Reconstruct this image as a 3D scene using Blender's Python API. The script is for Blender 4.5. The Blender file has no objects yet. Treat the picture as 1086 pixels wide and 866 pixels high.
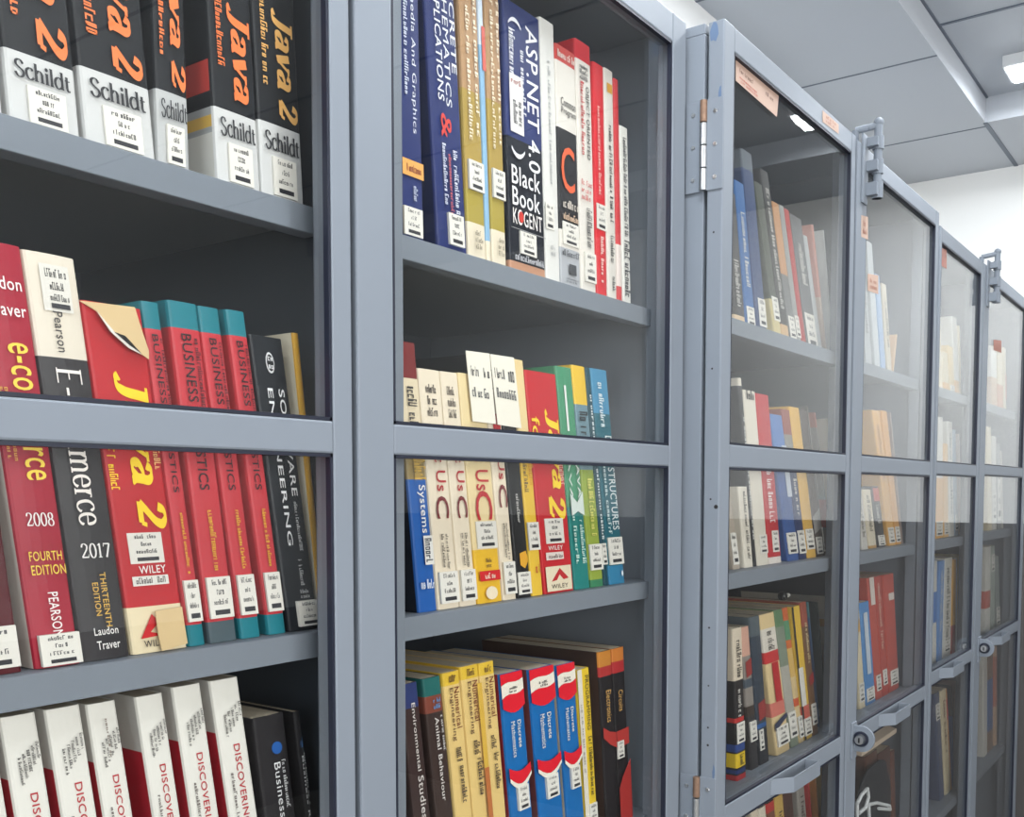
import bpy, bmesh, math, random
from mathutils import Vector, Matrix
C = bpy.context.scene.collection
rnd = random.Random(7)

# ------------------------------------------------------------------ camera, world, lights
F, CX, W_, H_ = 1075.0, 543.0, 1086, 866
PIT, YAW, EYE = math.radians(3.35), math.radians(54), 1.41
CY = 520 + F * math.tan(PIT)
fw = Vector((math.sin(YAW) * math.cos(PIT), math.cos(YAW) * math.cos(PIT), -math.sin(PIT)))
rt = Vector((math.cos(YAW), -math.sin(YAW), 0)); up = rt.cross(fw)
cd = bpy.data.cameras.new('camera'); cam = bpy.data.objects.new('camera', cd); C.objects.link(cam)
cam.matrix_world = Matrix.Translation((0, 0, EYE)) @ Matrix((rt, up, -fw)).transposed().to_4x4()
cd.sensor_fit = 'HORIZONTAL'; cd.sensor_width = 36; cd.lens = F / W_ * 36
cd.shift_y = (CY - H_ / 2) / W_; cd.clip_start = 0.02; cd.clip_end = 60
sc = bpy.context.scene; sc.camera = cam
vs = sc.view_settings; vs.view_transform = 'Standard'; vs.look = 'None'; vs.gamma = 1; vs.use_curve_mapping = False
vs.exposure = 0.08
wd = bpy.data.worlds.new('daylight'); sc.world = wd; wd.use_nodes = True
bg = wd.node_tree.nodes['Background']; bg.inputs[0].default_value = (0.92, 0.96, 1, 1); bg.inputs[1].default_value = 1.0
def area(name, loc, rot, sx, sy, power, col):
    l = bpy.data.lights.new(name, 'AREA'); l.shape = 'RECTANGLE'; l.size = sx; l.size_y = sy; l.energy = power; l.color = col
    o = bpy.data.objects.new(name, l); o.location = loc; o.rotation_euler = rot; C.objects.link(o); return o
# added fill lamps standing in for daylight at the unseen left and front windows
area('window_fill', (-2.35, -0.6, 1.75), (0, math.radians(-90), 0), 1.5, 2.2, 24, (0.85, 0.92, 1.0))
area('window_fill', (-0.1, -2.35, 1.65), (math.radians(90), 0, 0), 3.1, 1.5, 74, (1.0, 0.985, 0.965))

# ------------------------------------------------------------------ pixel rays (to read the layout off known planes)
def ray(x, y): return fw * F + rt * (x - CX) + up * (CY - y)
def onY(x, y, Y):
    r = ray(x, y); k = Y / r.y; return r.x * k, EYE + r.z * k
def xat(px, Y, Z):                      # X of the point on plane Y, height Z, seen in column px
    z = Z - EYE; u = (px - CX) / F
    # (X rt.x + Y rt.y) = u (X fw.x + Y fw.y + z fw.z)
    return (u * (Y * fw.y + z * fw.z) - Y * rt.y) / (rt.x - u * fw.x)

# ------------------------------------------------------------------ materials
def lin(c): return tuple(((v / 255) / 12.92 if v / 255 <= .04045 else ((v / 255 + .055) / 1.055) ** 2.4) for v in c) + (1,)
MC = {}
def mat(name, rgb, rough=.5, metal=0, spec=.5, noise=0, scale=40, bump=0):
    if name in MC: return MC[name]
    m = bpy.data.materials.new(name); m.use_nodes = True; nt = m.node_tree; b = nt.nodes['Principled BSDF']
    b.inputs['Roughness'].default_value = rough; b.inputs['Metallic'].default_value = metal
    b.inputs['Specular IOR Level'].default_value = spec; c = lin(rgb); b.inputs['Base Color'].default_value = c
    if noise or bump:
        tc = nt.nodes.new('ShaderNodeTexCoord'); nz = nt.nodes.new('ShaderNodeTexNoise'); nz.inputs['Scale'].default_value = scale
        nz.inputs['Detail'].default_value = 4; nt.links.new(tc.outputs['Object'], nz.inputs['Vector'])
        if noise:
            mx = nt.nodes.new('ShaderNodeMix'); mx.data_type = 'RGBA'
            mx.inputs[6].default_value = c; mx.inputs[7].default_value = tuple(v * (1 - noise) for v in c[:3]) + (1,)
            nt.links.new(nz.outputs[0], mx.inputs[0]); nt.links.new(mx.outputs[2], b.inputs['Base Color'])
        if bump:
            bp = nt.nodes.new('ShaderNodeBump'); bp.inputs['Strength'].default_value = bump; bp.inputs['Distance'].default_value = .001
            nt.links.new(nz.outputs[0], bp.inputs['Height']); nt.links.new(bp.outputs[0], b.inputs['Normal'])
    MC[name] = m; return m
def cov(rgb, rough=.42): return mat('cover_%d_%d_%d' % tuple(rgb), rgb, rough, spec=.3, noise=.06, scale=25)
def ink(rgb): return mat('ink_%d_%d_%d' % tuple(rgb), rgb, .55)
def emit(name, rgb, s):
    m = bpy.data.materials.new(name); m.use_nodes = True; b = m.node_tree.nodes['Principled BSDF']
    b.inputs['Base Color'].default_value = lin((240, 240, 240)); b.inputs['Emission Color'].default_value = lin(rgb); b.inputs['Emission Strength'].default_value = s; return m
PAINT = mat('grey_blue_paint', (122, 129, 138), .5, spec=.25, noise=.05, scale=18, bump=.05)
INNER_SHADED = mat('shade_darkened_paint', (66, 73, 81), .5, noise=.08, scale=9)  # cabinet paint darkened, interior shade put into the colour
GASKET = mat('black_rubber', (16, 22, 40), .5)
STEEL = mat('bright_steel', (200, 200, 200), .3, metal=1)
RUST = mat('rusty_steel', (150, 120, 100), .6, metal=.5, noise=.5, scale=300)
PAGES = mat('page_edges', (206, 192, 168), .8, noise=.2, scale=200)
PAPER = mat('white_paper', (226, 222, 212), .7, noise=.03)
TAN = mat('tan_paper', (214, 186, 138), .7, noise=.1)
ORANGE = mat('orange_card', (186, 158, 142), .7, noise=.15, scale=60)
BLACKP = mat('black_plastic', (14, 14, 16), .3)
def glassmat():
    m = bpy.data.materials.new('clear_glass'); m.use_nodes = True; nt = m.node_tree; nt.nodes.clear()
    out = nt.nodes.new('ShaderNodeOutputMaterial'); mx = nt.nodes.new('ShaderNodeMixShader'); tr = nt.nodes.new('ShaderNodeBsdfTransparent')
    gl = nt.nodes.new('ShaderNodeBsdfGlossy'); gl.inputs['Roughness'].default_value = .0
    lw = nt.nodes.new('ShaderNodeLayerWeight'); lw.inputs[0].default_value = .5
    p = nt.nodes.new('ShaderNodeMath'); p.operation = 'POWER'; p.inputs[1].default_value = 5
    a = nt.nodes.new('ShaderNodeMath'); a.operation = 'MULTIPLY_ADD'; a.inputs[1].default_value = .96; a.inputs[2].default_value = .04
    tr.inputs[0].default_value = (.985, .99, .987, 1)
    L = nt.links.new; L(lw.outputs['Facing'], p.inputs[0]); L(p.outputs[0], a.inputs[0]); L(a.outputs[0], mx.inputs[0])
    L(tr.outputs[0], mx.inputs[1]); L(gl.outputs[0], mx.inputs[2]); L(mx.outputs[0], out.inputs[0]); return m
GLASS = glassmat()

# ------------------------------------------------------------------ mesh helpers
class MB:
    def __init__(s): s.v = []; s.f = []; s.m = []; s.mats = []
    def mi(s, m):
        if m not in s.mats: s.mats.append(m)
        return s.mats.index(m)
    def add(s, vs_, fs, m):
        o = len(s.v); s.v += [tuple(p) for p in vs_]; i = s.mi(m)
        for f in fs: s.f.append(tuple(o + k for k in f)); s.m.append(i)
    def box(s, x0, y0, z0, x1, y1, z1, m, bev=0):
        bm = bmesh.new(); bmesh.ops.create_cube(bm, size=1)
        for v in bm.verts: v.co = ((x0 + x1) / 2 + v.co.x * (x1 - x0), (y0 + y1) / 2 + v.co.y * (y1 - y0), (z0 + z1) / 2 + v.co.z * (z1 - z0))
        if bev: bmesh.ops.bevel(bm, geom=bm.edges[:], offset=bev, segments=2, affect='EDGES', profile=.5)
        s.bm(bm, m)
    def bm(s, bm, m):
        bm.verts.ensure_lookup_table(); bm.verts.index_update(); bm.normal_update()
        s.add([v.co[:] for v in bm.verts], [[v.index for v in f.verts] for f in bm.faces], m); bm.free()
    def cyl(s, a, b, r, m, n=16, r2=None):
        a = Vector(a); b = Vector(b); d = (b - a).normalized(); t = d.orthogonal().normalized(); w = d.cross(t); r2 = r if r2 is None else r2
        p = [a + (t * math.cos(6.28318 * k / n) + w * math.sin(6.28318 * k / n)) * r for k in range(n)] + \
            [b + (t * math.cos(6.28318 * k / n) + w * math.sin(6.28318 * k / n)) * r2 for k in range(n)]
        s.add(p, [[k, (k + 1) % n, n + (k + 1) % n, n + k] for k in range(n)] + [list(range(n))[::-1], list(range(n, 2 * n))], m)
    def tube(s, pts, r, m, n=8):
        for a, b in zip(pts[:-1], pts[1:]): s.cyl(a, b, r, m, n)
    def ball(s, c, r, m):
        bm = bmesh.new(); bmesh.ops.create_uvsphere(bm, u_segments=20, v_segments=12, radius=r)
        for v in bm.verts: v.co += Vector(c)
        s.bm(bm, m)
    def build(s, name, parent=None, smooth=False, loc=None):
        me = bpy.data.meshes.new(name); me.from_pydata(s.v, [], s.f)
        for m in s.mats: me.materials.append(m)
        me.polygons.foreach_set('material_index', s.m)
        if smooth: me.polygons.foreach_set('use_smooth', [True] * len(me.polygons))
        me.update(); o = bpy.data.objects.new(name, me); C.objects.link(o)
        if parent: o.parent = parent
        if loc: o.location = loc
        return o
def empty(name, loc, label=None, cat=None, group=None):
    o = bpy.data.objects.new(name, None); o.empty_display_size = .02; o.location = loc; C.objects.link(o); tag(o, label, cat, group); return o
def tag(o, label=None, cat=None, group=None, kind=None):
    for k, v in (('label', label), ('category', cat), ('group', group), ('kind', kind)):
        if v: o[k] = v
    return o

# ------------------------------------------------------------------ lettering
TC = {}
def sans(txt):
    k = ('sans', txt)
    if k not in TC:
        cu = bpy.data.curves.new('t', 'FONT'); cu.body = txt; cu.resolution_u = 3; cu.offset = 0 if 'M' in txt else .007; cu.space_character = 1.07
        o = bpy.data.objects.new('t', cu); C.objects.link(o); dg = bpy.context.evaluated_depsgraph_get(); dg.update()
        me = bpy.data.meshes.new_from_object(o.evaluated_get(dg))
        v = [(p.co.x, p.co.y) for p in me.vertices]; f = [tuple(q.vertices) for q in me.polygons]
        bpy.data.objects.remove(o); bpy.data.curves.remove(cu); bpy.data.meshes.remove(me); TC[k] = (v, f)
    return TC[k]
GL = {  # serif alphabet: advance, strokes (kind, points), slab serifs (x0, x1, y)
 'S': (.47, [('c', [(.40,.53),(.33,.64),(.21,.67),(.09,.59),(.09,.46),(.22,.36),(.36,.28),(.41,.15),(.31,.02),(.16,0),(.06,.10),(.04,.16)])], []),
 'c': (.40, [('c', [(.36,.37),(.29,.45),(.19,.45),(.08,.36),(.06,.22),(.11,.07),(.22,.01),(.33,.05),(.38,.11)])], []),
 'h': (.49, [('l', [(.10,0),(.10,.70)]), ('c', [(.12,.34),(.21,.44),(.31,.43),(.37,.34),(.37,.2),(.37,0)])], [(.02,.19,0),(.29,.46,0),(.02,.10,.70)]),
 'i': (.22, [('l', [(.11,0),(.11,.45)]), ('d', [(.11,.60)])], [(.03,.20,0),(.03,.11,.45)]),
 'l': (.22, [('l', [(.11,0),(.11,.70)])], [(.03,.20,0),(.03,.11,.70)]),
 'd': (.48, [('c', [(.37,.38),(.27,.45),(.15,.43),(.06,.31),(.06,.14),(.15,.01),(.27,.03),(.37,.11)]), ('l', [(.38,0),(.38,.70)])], [(.38,.46,0),(.30,.38,.70)]),
 't': (.30, [('c', [(.13,.58),(.13,.35),(.13,.12),(.18,.01),(.27,.04)])], [(.03,.27,.44)]),
 'J': (.46, [('c', [(.29,.66),(.29,.4),(.29,.12),(.24,-.06),(.12,-.10),(.05,-.02)])], [(.13,.44,.66)]),
 'a': (.47, [('c', [(.08,.36),(.14,.45),(.25,.45),(.33,.36),(.33,.2),(.34,.06),(.38,0),(.44,.03)]), ('c', [(.33,.26),(.19,.24),(.07,.15),(.10,.02),(.21,.01),(.33,.12)])], []),
 'v': (.46, [('w', [(.07,.46),(.23,0)]), ('n', [(.23,0),(.39,.46)])], [(0,.16,.46),(.30,.47,.46)]),
 '2': (.46, [('c', [(.07,.50),(.12,.63),(.24,.66),(.36,.56),(.33,.40),(.18,.2),(.06,.04)]), ('m', [(.05,.04),(.41,.04)]), ('n', [(.41,.04),(.43,.17)])], []),
 'E': (.56, [('l', [(.12,0),(.12,.66)])], [(.03,.48,0),(.03,.48,.66),(.12,.36,.34)]),
 '-': (.34, [('m', [(.05,.24),(.28,.24)])], []),
 'o': (.46, [('o', [(.23,.225,.17,.225)])], []),
 'm': (.73, [('l', [(.10,0),(.10,.45)]), ('c', [(.12,.34),(.20,.44),(.29,.43),(.34,.34),(.34,.2),(.34,0)]), ('c', [(.36,.34),(.45,.44),(.54,.43),(.60,.34),(.60,.2),(.60,0)])], [(.02,.19,0),(.26,.42,0),(.52,.69,0),(.02,.10,.45)]),
 'e': (.42, [('c', [(.07,.25),(.20,.25),(.36,.25),(.33,.40),(.21,.46),(.09,.38),(.06,.22),(.11,.07),(.22,.01),(.33,.05),(.38,.12)])], []),
 'r': (.35, [('l', [(.10,0),(.10,.45)]), ('c', [(.12,.32),(.19,.43),(.30,.42)])], [(.02,.20,0),(.02,.10,.45)]),
 '0': (.44, [('o', [(.22,.33,.16,.33)])], []),
 '1': (.34, [('l', [(.17,0),(.17,.66)]), ('n', [(.06,.56),(.17,.65)])], [(.06,.28,0)]),
 '7': (.44, [('m', [(.05,.63),(.39,.63)]), ('w', [(.39,.63),(.18,0)]), ('n', [(.06,.64),(.05,.50)])], []),
 '8': (.44, [('o', [(.22,.50,.13,.155)]), ('o', [(.22,.17,.16,.17)])], []),
 ' ': (.22, [], []),
}
def crom(p, n=5):
    r = []; q = [p[0]] + list(p) + [p[-1]]
    for i in range(1, len(q) - 2):
        a, b, c, d = q[i - 1:i + 3]
        for k in range(n):
            t = k / n
            r.append(tuple(.5 * (2 * b[j] + (c[j] - a[j]) * t + (2 * a[j] - 5 * b[j] + 4 * c[j] - d[j]) * t * t + (3 * b[j] - a[j] - 3 * c[j] + d[j]) * t ** 3) for j in (0, 1)))
    r.append(p[-1]); return r
def serif(txt, thick=.095, thin=.03, skew=0.0):
    k = ('serif', txt, thick, thin, skew)
    if k in TC: return TC[k]
    V = []; Fc = []; x = 0
    def quad(ps):
        o = len(V); V.extend(ps); Fc.append((o, o + 1, o + 2, o + 3))
    def sweep(p, wd=None, closed=False):
        n = len(p); o = len(V)
        for i in range(n):
            a = p[(i - 1) % n] if closed else p[max(i - 1, 0)]; b = p[(i + 1) % n] if closed else p[min(i + 1, n - 1)]
            dx, dy = b[0] - a[0], b[1] - a[1]; L = math.hypot(dx, dy) or 1e-6
            w = (wd if wd else thin + (thick - thin) * abs(dy / L) ** 1.2) / 2
            V.append((p[i][0] - dy / L * w, p[i][1] + dx / L * w)); V.append((p[i][0] + dy / L * w, p[i][1] - dx / L * w))
        for i in range(n if closed else n - 1):
            j = (i + 1) % n; Fc.append((o + 2 * i, o + 2 * i + 1, o + 2 * j + 1, o + 2 * j))
    for ch in txt:
        adv, st, se = GL[ch]
        for kd, pts in st:
            if kd == 'o':
                cx, cy, rx, ry = pts[0]; sweep([(x + cx + rx * math.cos(6.28318 * i / 28), cy + ry * math.sin(6.28318 * i / 28)) for i in range(28)], closed=True)
            elif kd == 'd':
                cx, cy = pts[0]; o = len(V); V.extend([(x + cx + thick * .62 * math.cos(6.28318 * i / 12), cy + thick * .62 * math.sin(6.28318 * i / 12)) for i in range(12)]); Fc.append(tuple(range(o, o + 12)))
            else:
                p = [(x + a, b) for a, b in pts]
                if kd == 'c': sweep(crom(p))
                else: sweep(p, {'l': thick, 'w': thick * 1.05, 'n': thin * 1.3, 'm': thin * 2.2}[kd])
        for a, b, y in se:
            h = thin * 1.1; s0 = y - h if y > .3 else y
            quad([(x + a, s0), (x + b, s0), (x + b, s0 + h), (x + a, s0 + h)])
        x += adv
    V = [(a + skew * b, b) for a, b in V]; TC[k] = (V, Fc); return TC[k]
def scrib(n, rows=1, seed=0, gap=.35):     # print too small to read in the photograph: rows of short letter-like strokes
    r = random.Random(seed); V = []; Fc = []
    def q(x0, y0, x1, y1):
        o = len(V); V.extend([(x0, y0), (x1, y0), (x1, y1), (x0, y1)]); Fc.append((o, o + 1, o + 2, o + 3))
    for k in range(rows):
        y = -k * (1 + gap); x = 0
        while x < n * .62:
            if r.random() < .12: x += .35; continue
            h = r.choice([.62, .7, 1.0]); w = r.uniform(.3, .5); t = .15
            q(x, y, x + t, y + h)
            if r.random() < .7: q(x + w - t, y, x + w, y + r.choice([.62, h]))
            if r.random() < .7: q(x + t, y + h - .15, x + w, y + h)
            if r.random() < .55: q(x + t, y, x + w, y + .15)
            if r.random() < .4: q(x + t, y + .3, x + w - t, y + .43)
            x += w + .14
    return V, Fc
def fit(g, x0, x1, y0, y1):
    v, f = g; a = min(p[0] for p in v); b = max(p[0] for p in v); c = min(p[1] for p in v); d = max(p[1] for p in v)
    return [(x0 + (p[0] - a) / (b - a) * (x1 - x0), y0 + (p[1] - c) / (d - c) * (y1 - y0)) for p in v], f

# ------------------------------------------------------------------ books
BOOKS = []
def book(X0, t, zs, Hh, tl, Ys, label, col, dec=(), depth=.17, hard=False, group=None, lcol=None, lbands=(), pages=None):
    """One book standing on a shelf: cover, page block, printed title, pasted label. tl is the racked lean (dx/dz)."""
    root = empty('book', (X0, Ys, zs + .0004), label, 'book', group); BOOKS.append(root)
    cmat = cov(col); lmat = cov(lcol) if lcol else cmat
    th = min(.0022 if hard else .0011, t * .2); r = min(.0022, t * .22)
    cuts = {0.0, 1.0}
    for d in dec:
        if d[0] == 'b': cuts |= {d[1], d[2]}
    for b in lbands: cuts |= {b[0], b[1]}
    cuts = sorted(cuts)
    def sp(v):
        m = cmat
        for d in dec:
            if d[0] == 'b' and d[1] - 1e-6 <= v <= d[2] + 1e-6: m = cov(d[3])
        return m
    def lf(v):
        m = lmat if lcol else sp(v)
        for b in lbands:
            if b[0] <= v <= b[1]: m = cov(b[2])
        return m
    bul = .0012 if hard else .0004
    outer = [(0, depth), (0, r * 1.2), (r * .3, r * .35)] + [(r + (t - 2 * r) * k / 4, -bul * math.sin(math.pi * k / 4)) for k in range(5)] + [(t - r * .3, r * .35), (t, r * 1.2), (t, depth)]
    inner = [(t - th, depth), (t - th, r * 1.2), (t / 2, th + .0003), (th, r * 1.2), (th, depth)]
    prof = outer + inner; n = len(prof); mb = MB()
    sh = lambda x, z: x + z * tl
    for v0, v1 in zip(cuts[:-1], cuts[1:]):
        za, zb = Hh * (1 - v1), Hh * (1 - v0); vm = (v0 + v1) / 2
        for i in range(n):
            j = (i + 1) % n
            m = lf(vm) if i == 0 else (sp(vm) if i < 10 else cmat if i < 12 else PAPER)
            (xa, ya), (xb, yb) = prof[i], prof[j]
            mb.add([(sh(xa, za), ya, za), (sh(xb, za), yb, za), (sh(xb, zb), yb, zb), (sh(xa, zb), ya, zb)], [(0, 1, 2, 3)], m)
    for z, rev in ((0, 1), (Hh, 0)):
        f = list(range(n)); f = f[::-1] if rev else f
        mb.add([(sh(a, z), b, z) for a, b in prof], [f], cmat)
    c = mb.build('cover', root)
    # page block
    ins = .003 if hard else .0004; pb = MB(); p0, p1, py0, py1 = th * 1.02, t - th * 1.02, r * 1.25, depth - (.003 if hard else .0008)
    za, zb = ins, Hh - ins
    q = [(sh(x, z), y, z) for z in (za, zb) for x, y in ((p0, py0), (p1, py0), (p1, py1), (p0, py1))]
    pb.add(q, [(0, 3, 2, 1), (4, 5, 6, 7), (0, 1, 5, 4), (1, 2, 6, 5), (2, 3, 7, 6), (3, 0, 4, 7)], pages or PAGES); pb.build('page_block', root)
    # printed and pasted things on the spine
    parts = {}; off = [-bul - .0002]
    def put(kind, g, m, y, step=0):
        v, f = g
        if step:      # strokes that cross lie a few microns over one another
            vv = []; ff = []
            for i, q in enumerate(f): ff.append(tuple(range(len(vv), len(vv) + len(q)))); vv += [(v[k][0], v[k][1], y - 4e-6 * i) for k in q]
            parts.setdefault(kind, MB()).add([(sh(a, b), yy, b) for a, b, yy in vv], ff, m); return
        parts.setdefault(kind, MB()).add([(sh(a, b), y, b) for a, b in v], [tuple(q) for q in f], m)
    def U(u): return u * t
    def V(v): return Hh * (1 - v)
    def rect(u0, u1, v0, v1): return [(U(u0), V(v1)), (U(u1), V(v1)), (U(u1), V(v0)), (U(u0), V(v0))], [(0, 1, 2, 3)]
    def glyph(kind, txt, sd):
        if kind == 'bold': return serif(txt, .125, .042)
        if kind == 'serif': return serif(txt)
        if kind == 'fat': return serif(txt, .17, .06, .14)
        if kind == 'scrib': return scrib(txt[0], txt[1], sd)
        return sans(txt)
    for k, d in enumerate(dec):
        y = off[0] - .0003 * (k + 1) * (.4 if len(dec) > 9 else 1); kind = d[0]
        if kind in 'th':
            _, txt, u0, u1, v0, v1, colr = d[:7]; st = d[7] if len(d) > 7 else ('scrib' if isinstance(txt, tuple) else 'sans')
            g = glyph(st, txt, k + int(X0 * 1000))
            if kind == 'h': pts, f = fit(g, U(u0), U(u1), V(v1), V(v0))
            else:
                a, f = fit(g, 0, 1, 0, 1); pts = [(U(u0) + q[1] * (U(u1) - U(u0)), V(v0) - q[0] * (V(v0) - V(v1))) for q in a]
            put('lettering', (pts, f), ink(colr), y, st in ('serif', 'fat', 'bold'))
        elif kind == 'r':
            put('emblem', rect(*d[1:5]), cov(d[5]), y)
        elif kind == 'p':                     # polygon emblem: list of (u, v), colour
            pts = [(U(a), V(b)) for a, b in d[1]]; put('emblem', (pts, [tuple(range(len(pts)))]), cov(d[2]), y)
        elif kind == 'L':                     # pasted library label
            u0, u1, v0, v1 = d[1:5]; x0, x1, z0, z1 = U(u0), U(u1), V(v1), V(v0)
            mbl = parts.setdefault('spine_label', MB())
            cs = [(sh(a, b), yy, b) for yy in (y, off[0] + .0001) for a, b in ((x0, z0), (x1, z0), (x1, z1), (x0, z1))]
            mbl.add(cs, [(0, 1, 2, 3), (7, 6, 5, 4), (0, 4, 5, 1), (1, 5, 6, 2), (2, 6, 7, 3), (3, 7, 4, 0)], PAPER)
            hh = z1 - z0; ww = x1 - x0
            for rr, (a, b, e0, e1) in enumerate([(.2, .82, .06, .19), (.36, .66, .30, .43), (.2, .8, .54, .67)]):
                pts, f = fit(scrib(7 if rr != 1 else 4, 1, k * 7 + rr + int(X0 * 977)), x0 + ww * a, x0 + ww * b, z1 - hh * e1, z1 - hh * e0)
                put('spine_label', (pts, f), ink((60, 60, 64)), y - .0001)
            put('spine_label', ([(x0 + ww * .2, z1 - hh * .92), (x0 + ww * .84, z1 - hh * .92), (x0 + ww * .84, z1 - hh * .80), (x0 + ww * .2, z1 - hh * .80)], [(0, 1, 2, 3)]), ink((44, 44, 48)), y - .0001)
    for kind, m in parts.items(): m.build(kind, root)
    return root
def shelf_row(rows, zs, Ys, xmin, xmax, depth=.17, group=None):
    """rows: (bottom-left px or None, bottom-right px (or top-right px), top-left px x, y, [slope], label, colour, decor, options)"""
    prev = None; out = []
    for rw in rows:
        bl, br, tx, ty, label, col, dec = rw[:7]; op = dict(rw[7]) if len(rw) > 7 else {}
        Y = Ys + op.pop('dy', 0); sl = op.pop('slope', None); floor_z = zs
        if bl is None:
            xt, zt = onY(tx, ty, Y); x2, z2 = onY(tx + 100 * sl, ty + 100, Y); tl = (xt - x2) / (zt - z2); X0 = xt - tl * (zt - zs)
            t = onY(br, ty - op.pop('dty', 0), Y)[0] - xt
        else:
            X0 = xat(bl, Y, zs); X1 = xat(br, Y, zs); t = X1 - X0; xt, zt = onY(tx, ty, Y); tl = (xt - X0) / (zt - zs)
        Hh = zt - zs
        if prev:
            pX1, ptl, pH = prev; h = min(pH, Hh)
            if X0 < pX1 + .0004: t -= pX1 + .0004 - X0; X0 = pX1 + .0004
            if X0 + tl * h < pX1 + ptl * h + .0004: tl = (pX1 + .0004 - X0) / h + ptl
        X0 = max(X0, xmin)
        t = max(t, .004)
        if X0 + t > xmax: t = max(xmax - X0, .004)
        out.append(book(X0, t, zs, Hh, tl, Y, label, col, dec, depth=op.pop('depth', depth), group=op.pop('group', group), **op))
        prev = (X0 + t, tl, Hh)
    return out

# ------------------------------------------------------------------ the room
def struct(name, mb): o = mb.build(name); o['kind'] = 'structure'; return o
CEIL = EYE + 1.07; HI = EYE + 1.142
XW, YW, XL, YL = 3.74, 1.02, -2.4, -2.4
WALLM = mat('white_wall', (236, 236, 234), .8, noise=.03, scale=2)
CEILM = mat('ceiling_tile', (180, 184, 190), .75, noise=.03, scale=3)
GRID = mat('ceiling_grid', (92, 100, 112), .5)
FLOORM = mat('floor_tile', (150, 146, 140), .35, noise=.1, scale=3)
m = MB(); m.box(XL - .1, YL - .1, -.05, XW + .1, YW + .1, 0, FLOORM); struct('floor', m)
m = MB(); m.box(XL - .1, YW, 0, XW + .1, YW + .1, HI + .1, WALLM); struct('wall_back', m)
m = MB(); m.box(XW, YL - .1, 0, XW + .1, YW, HI + .1, WALLM); struct('wall_right', m)
DARKENER = mat('reflection_dark_paint', (92, 90, 89), .55, noise=.1, scale=4)  # dark panels added on unseen lower walls so the panes reflect something dark
m = MB(); m.box(XW - .012, YL, 0, XW, YW, 1.30, DARKENER, .002); struct('trim_1', m)
m = MB(); m.box(XL, YL, 0, XW - .012, YL + .012, .88, DARKENER, .002); struct('trim_2', m)
m = MB()   # left wall with a window opening
m.box(XL - .1, YL - .1, 0, XL, YW, .95, WALLM); m.box(XL - .1, YL - .1, 2.55, XL, YW, HI + .1, WALLM)
m.box(XL - .1, YL - .1, .95, XL, -1.75, 2.55, WALLM); m.box(XL - .1, .55, .95, XL, YW, 2.55, WALLM); struct('wall_left', m)
m = MB()
m.box(XL - .1, YL - .1, 0, XW, YL, .9, WALLM); m.box(XL - .1, YL - .1, 2.45, XW, YL, HI + .1, WALLM)
m.box(XL - .1, YL - .1, .9, -1.7, YL, 2.45, WALLM); m.box(1.6, YL - .1, .9, XW, YL, 2.45, WALLM); struct('wall_front', m)
# ceiling: lower field along the cabinets and the far end, a raised field over the aisle
m = MB()
Yc, Xc = .66, 3.256
m.box(XL, Yc, CEIL, XW, YW, HI + .05, CEILM); m.box(Xc, YL, CEIL, XW, Yc, HI + .05, CEILM); m.box(XL, YL, HI, Xc, Yc, HI + .05, CEILM)
for k in range(-8, 4):
    X = 2.69 + .6 * k
    if X > XL: m.box(X - .003, Yc, CEIL - .0012, X + .003, YW, CEIL + .001, GRID); m.box(X - .004, YL, HI - .003, X + .004, Yc, HI + .001, GRID)
m.box(Xc, Yc - .006, CEIL - .002, XW, Yc + .006, CEIL + .001, GRID)
m.box(XL, Yc - .006, HI - .003, Xc, Yc, HI, GRID)
struct('ceiling', m)
def window(name, mb, tagv): o = mb.build(name); o['kind'] = 'structure'
FRAME = mat('window_frame', (210, 212, 214), .5)
m = MB()
for y in (-1.75, -1.0, -.25, .5): m.box(XL - .07, y, .95, XL - .03, y + .05, 2.55, FRAME)
m.box(XL - .07, -1.75, .95, XL - .03, .55, 1.0, FRAME); m.box(XL - .07, -1.75, 2.5, XL - .03, .55, 2.55, FRAME); m.box(XL - .055, -1.7, 1.0, XL - .05, .5, 2.5, GLASS); struct('window_1', m)
m = MB()
for x in (-1.7, -.62, .46, 1.55): m.box(x, YL - .07, .9, x + .05, YL - .03, 2.45, FRAME)
m.box(-1.7, YL - .07, .9, 1.6, YL - .03, .95, FRAME); m.box(-1.7, YL - .07, 2.4, 1.6, YL - .03, 2.45, FRAME); m.box(-1.65, YL - .055, .95, 1.55, YL - .05, 2.4, GLASS); struct('window_2', m)

# ceiling lights: slim strips in the raised field, each with its own lamp
LED = emit('led_diffuser', (244, 250, 255), 22)
for k, X in enumerate((2.98, 1.78, .58, -.62)):
    r = empty('ceiling_light', (X, -.11, HI), ['slim lit ceiling strip nearest the white end wall', 'slim lit ceiling strip above the middle bookcase aisle', 'slim lit ceiling strip above the two door bookcase at left', 'slim lit ceiling strip behind the viewer'][k], 'lamp', 'ceiling light strips')
    m = MB(); m.box(-.006, -.006, -.03, .126, .676, 0, FRAME, .002); m.build('housing', r)
    m = MB(); m.box(.004, .004, -.036, .116, .666, -.0302, LED, .002); m.build('diffuser', r)
    a = area('strip_lamp', (X + .06, .20, HI - .045), (0, 0, 0), .11, .6, 10, (.93, .97, 1))

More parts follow.
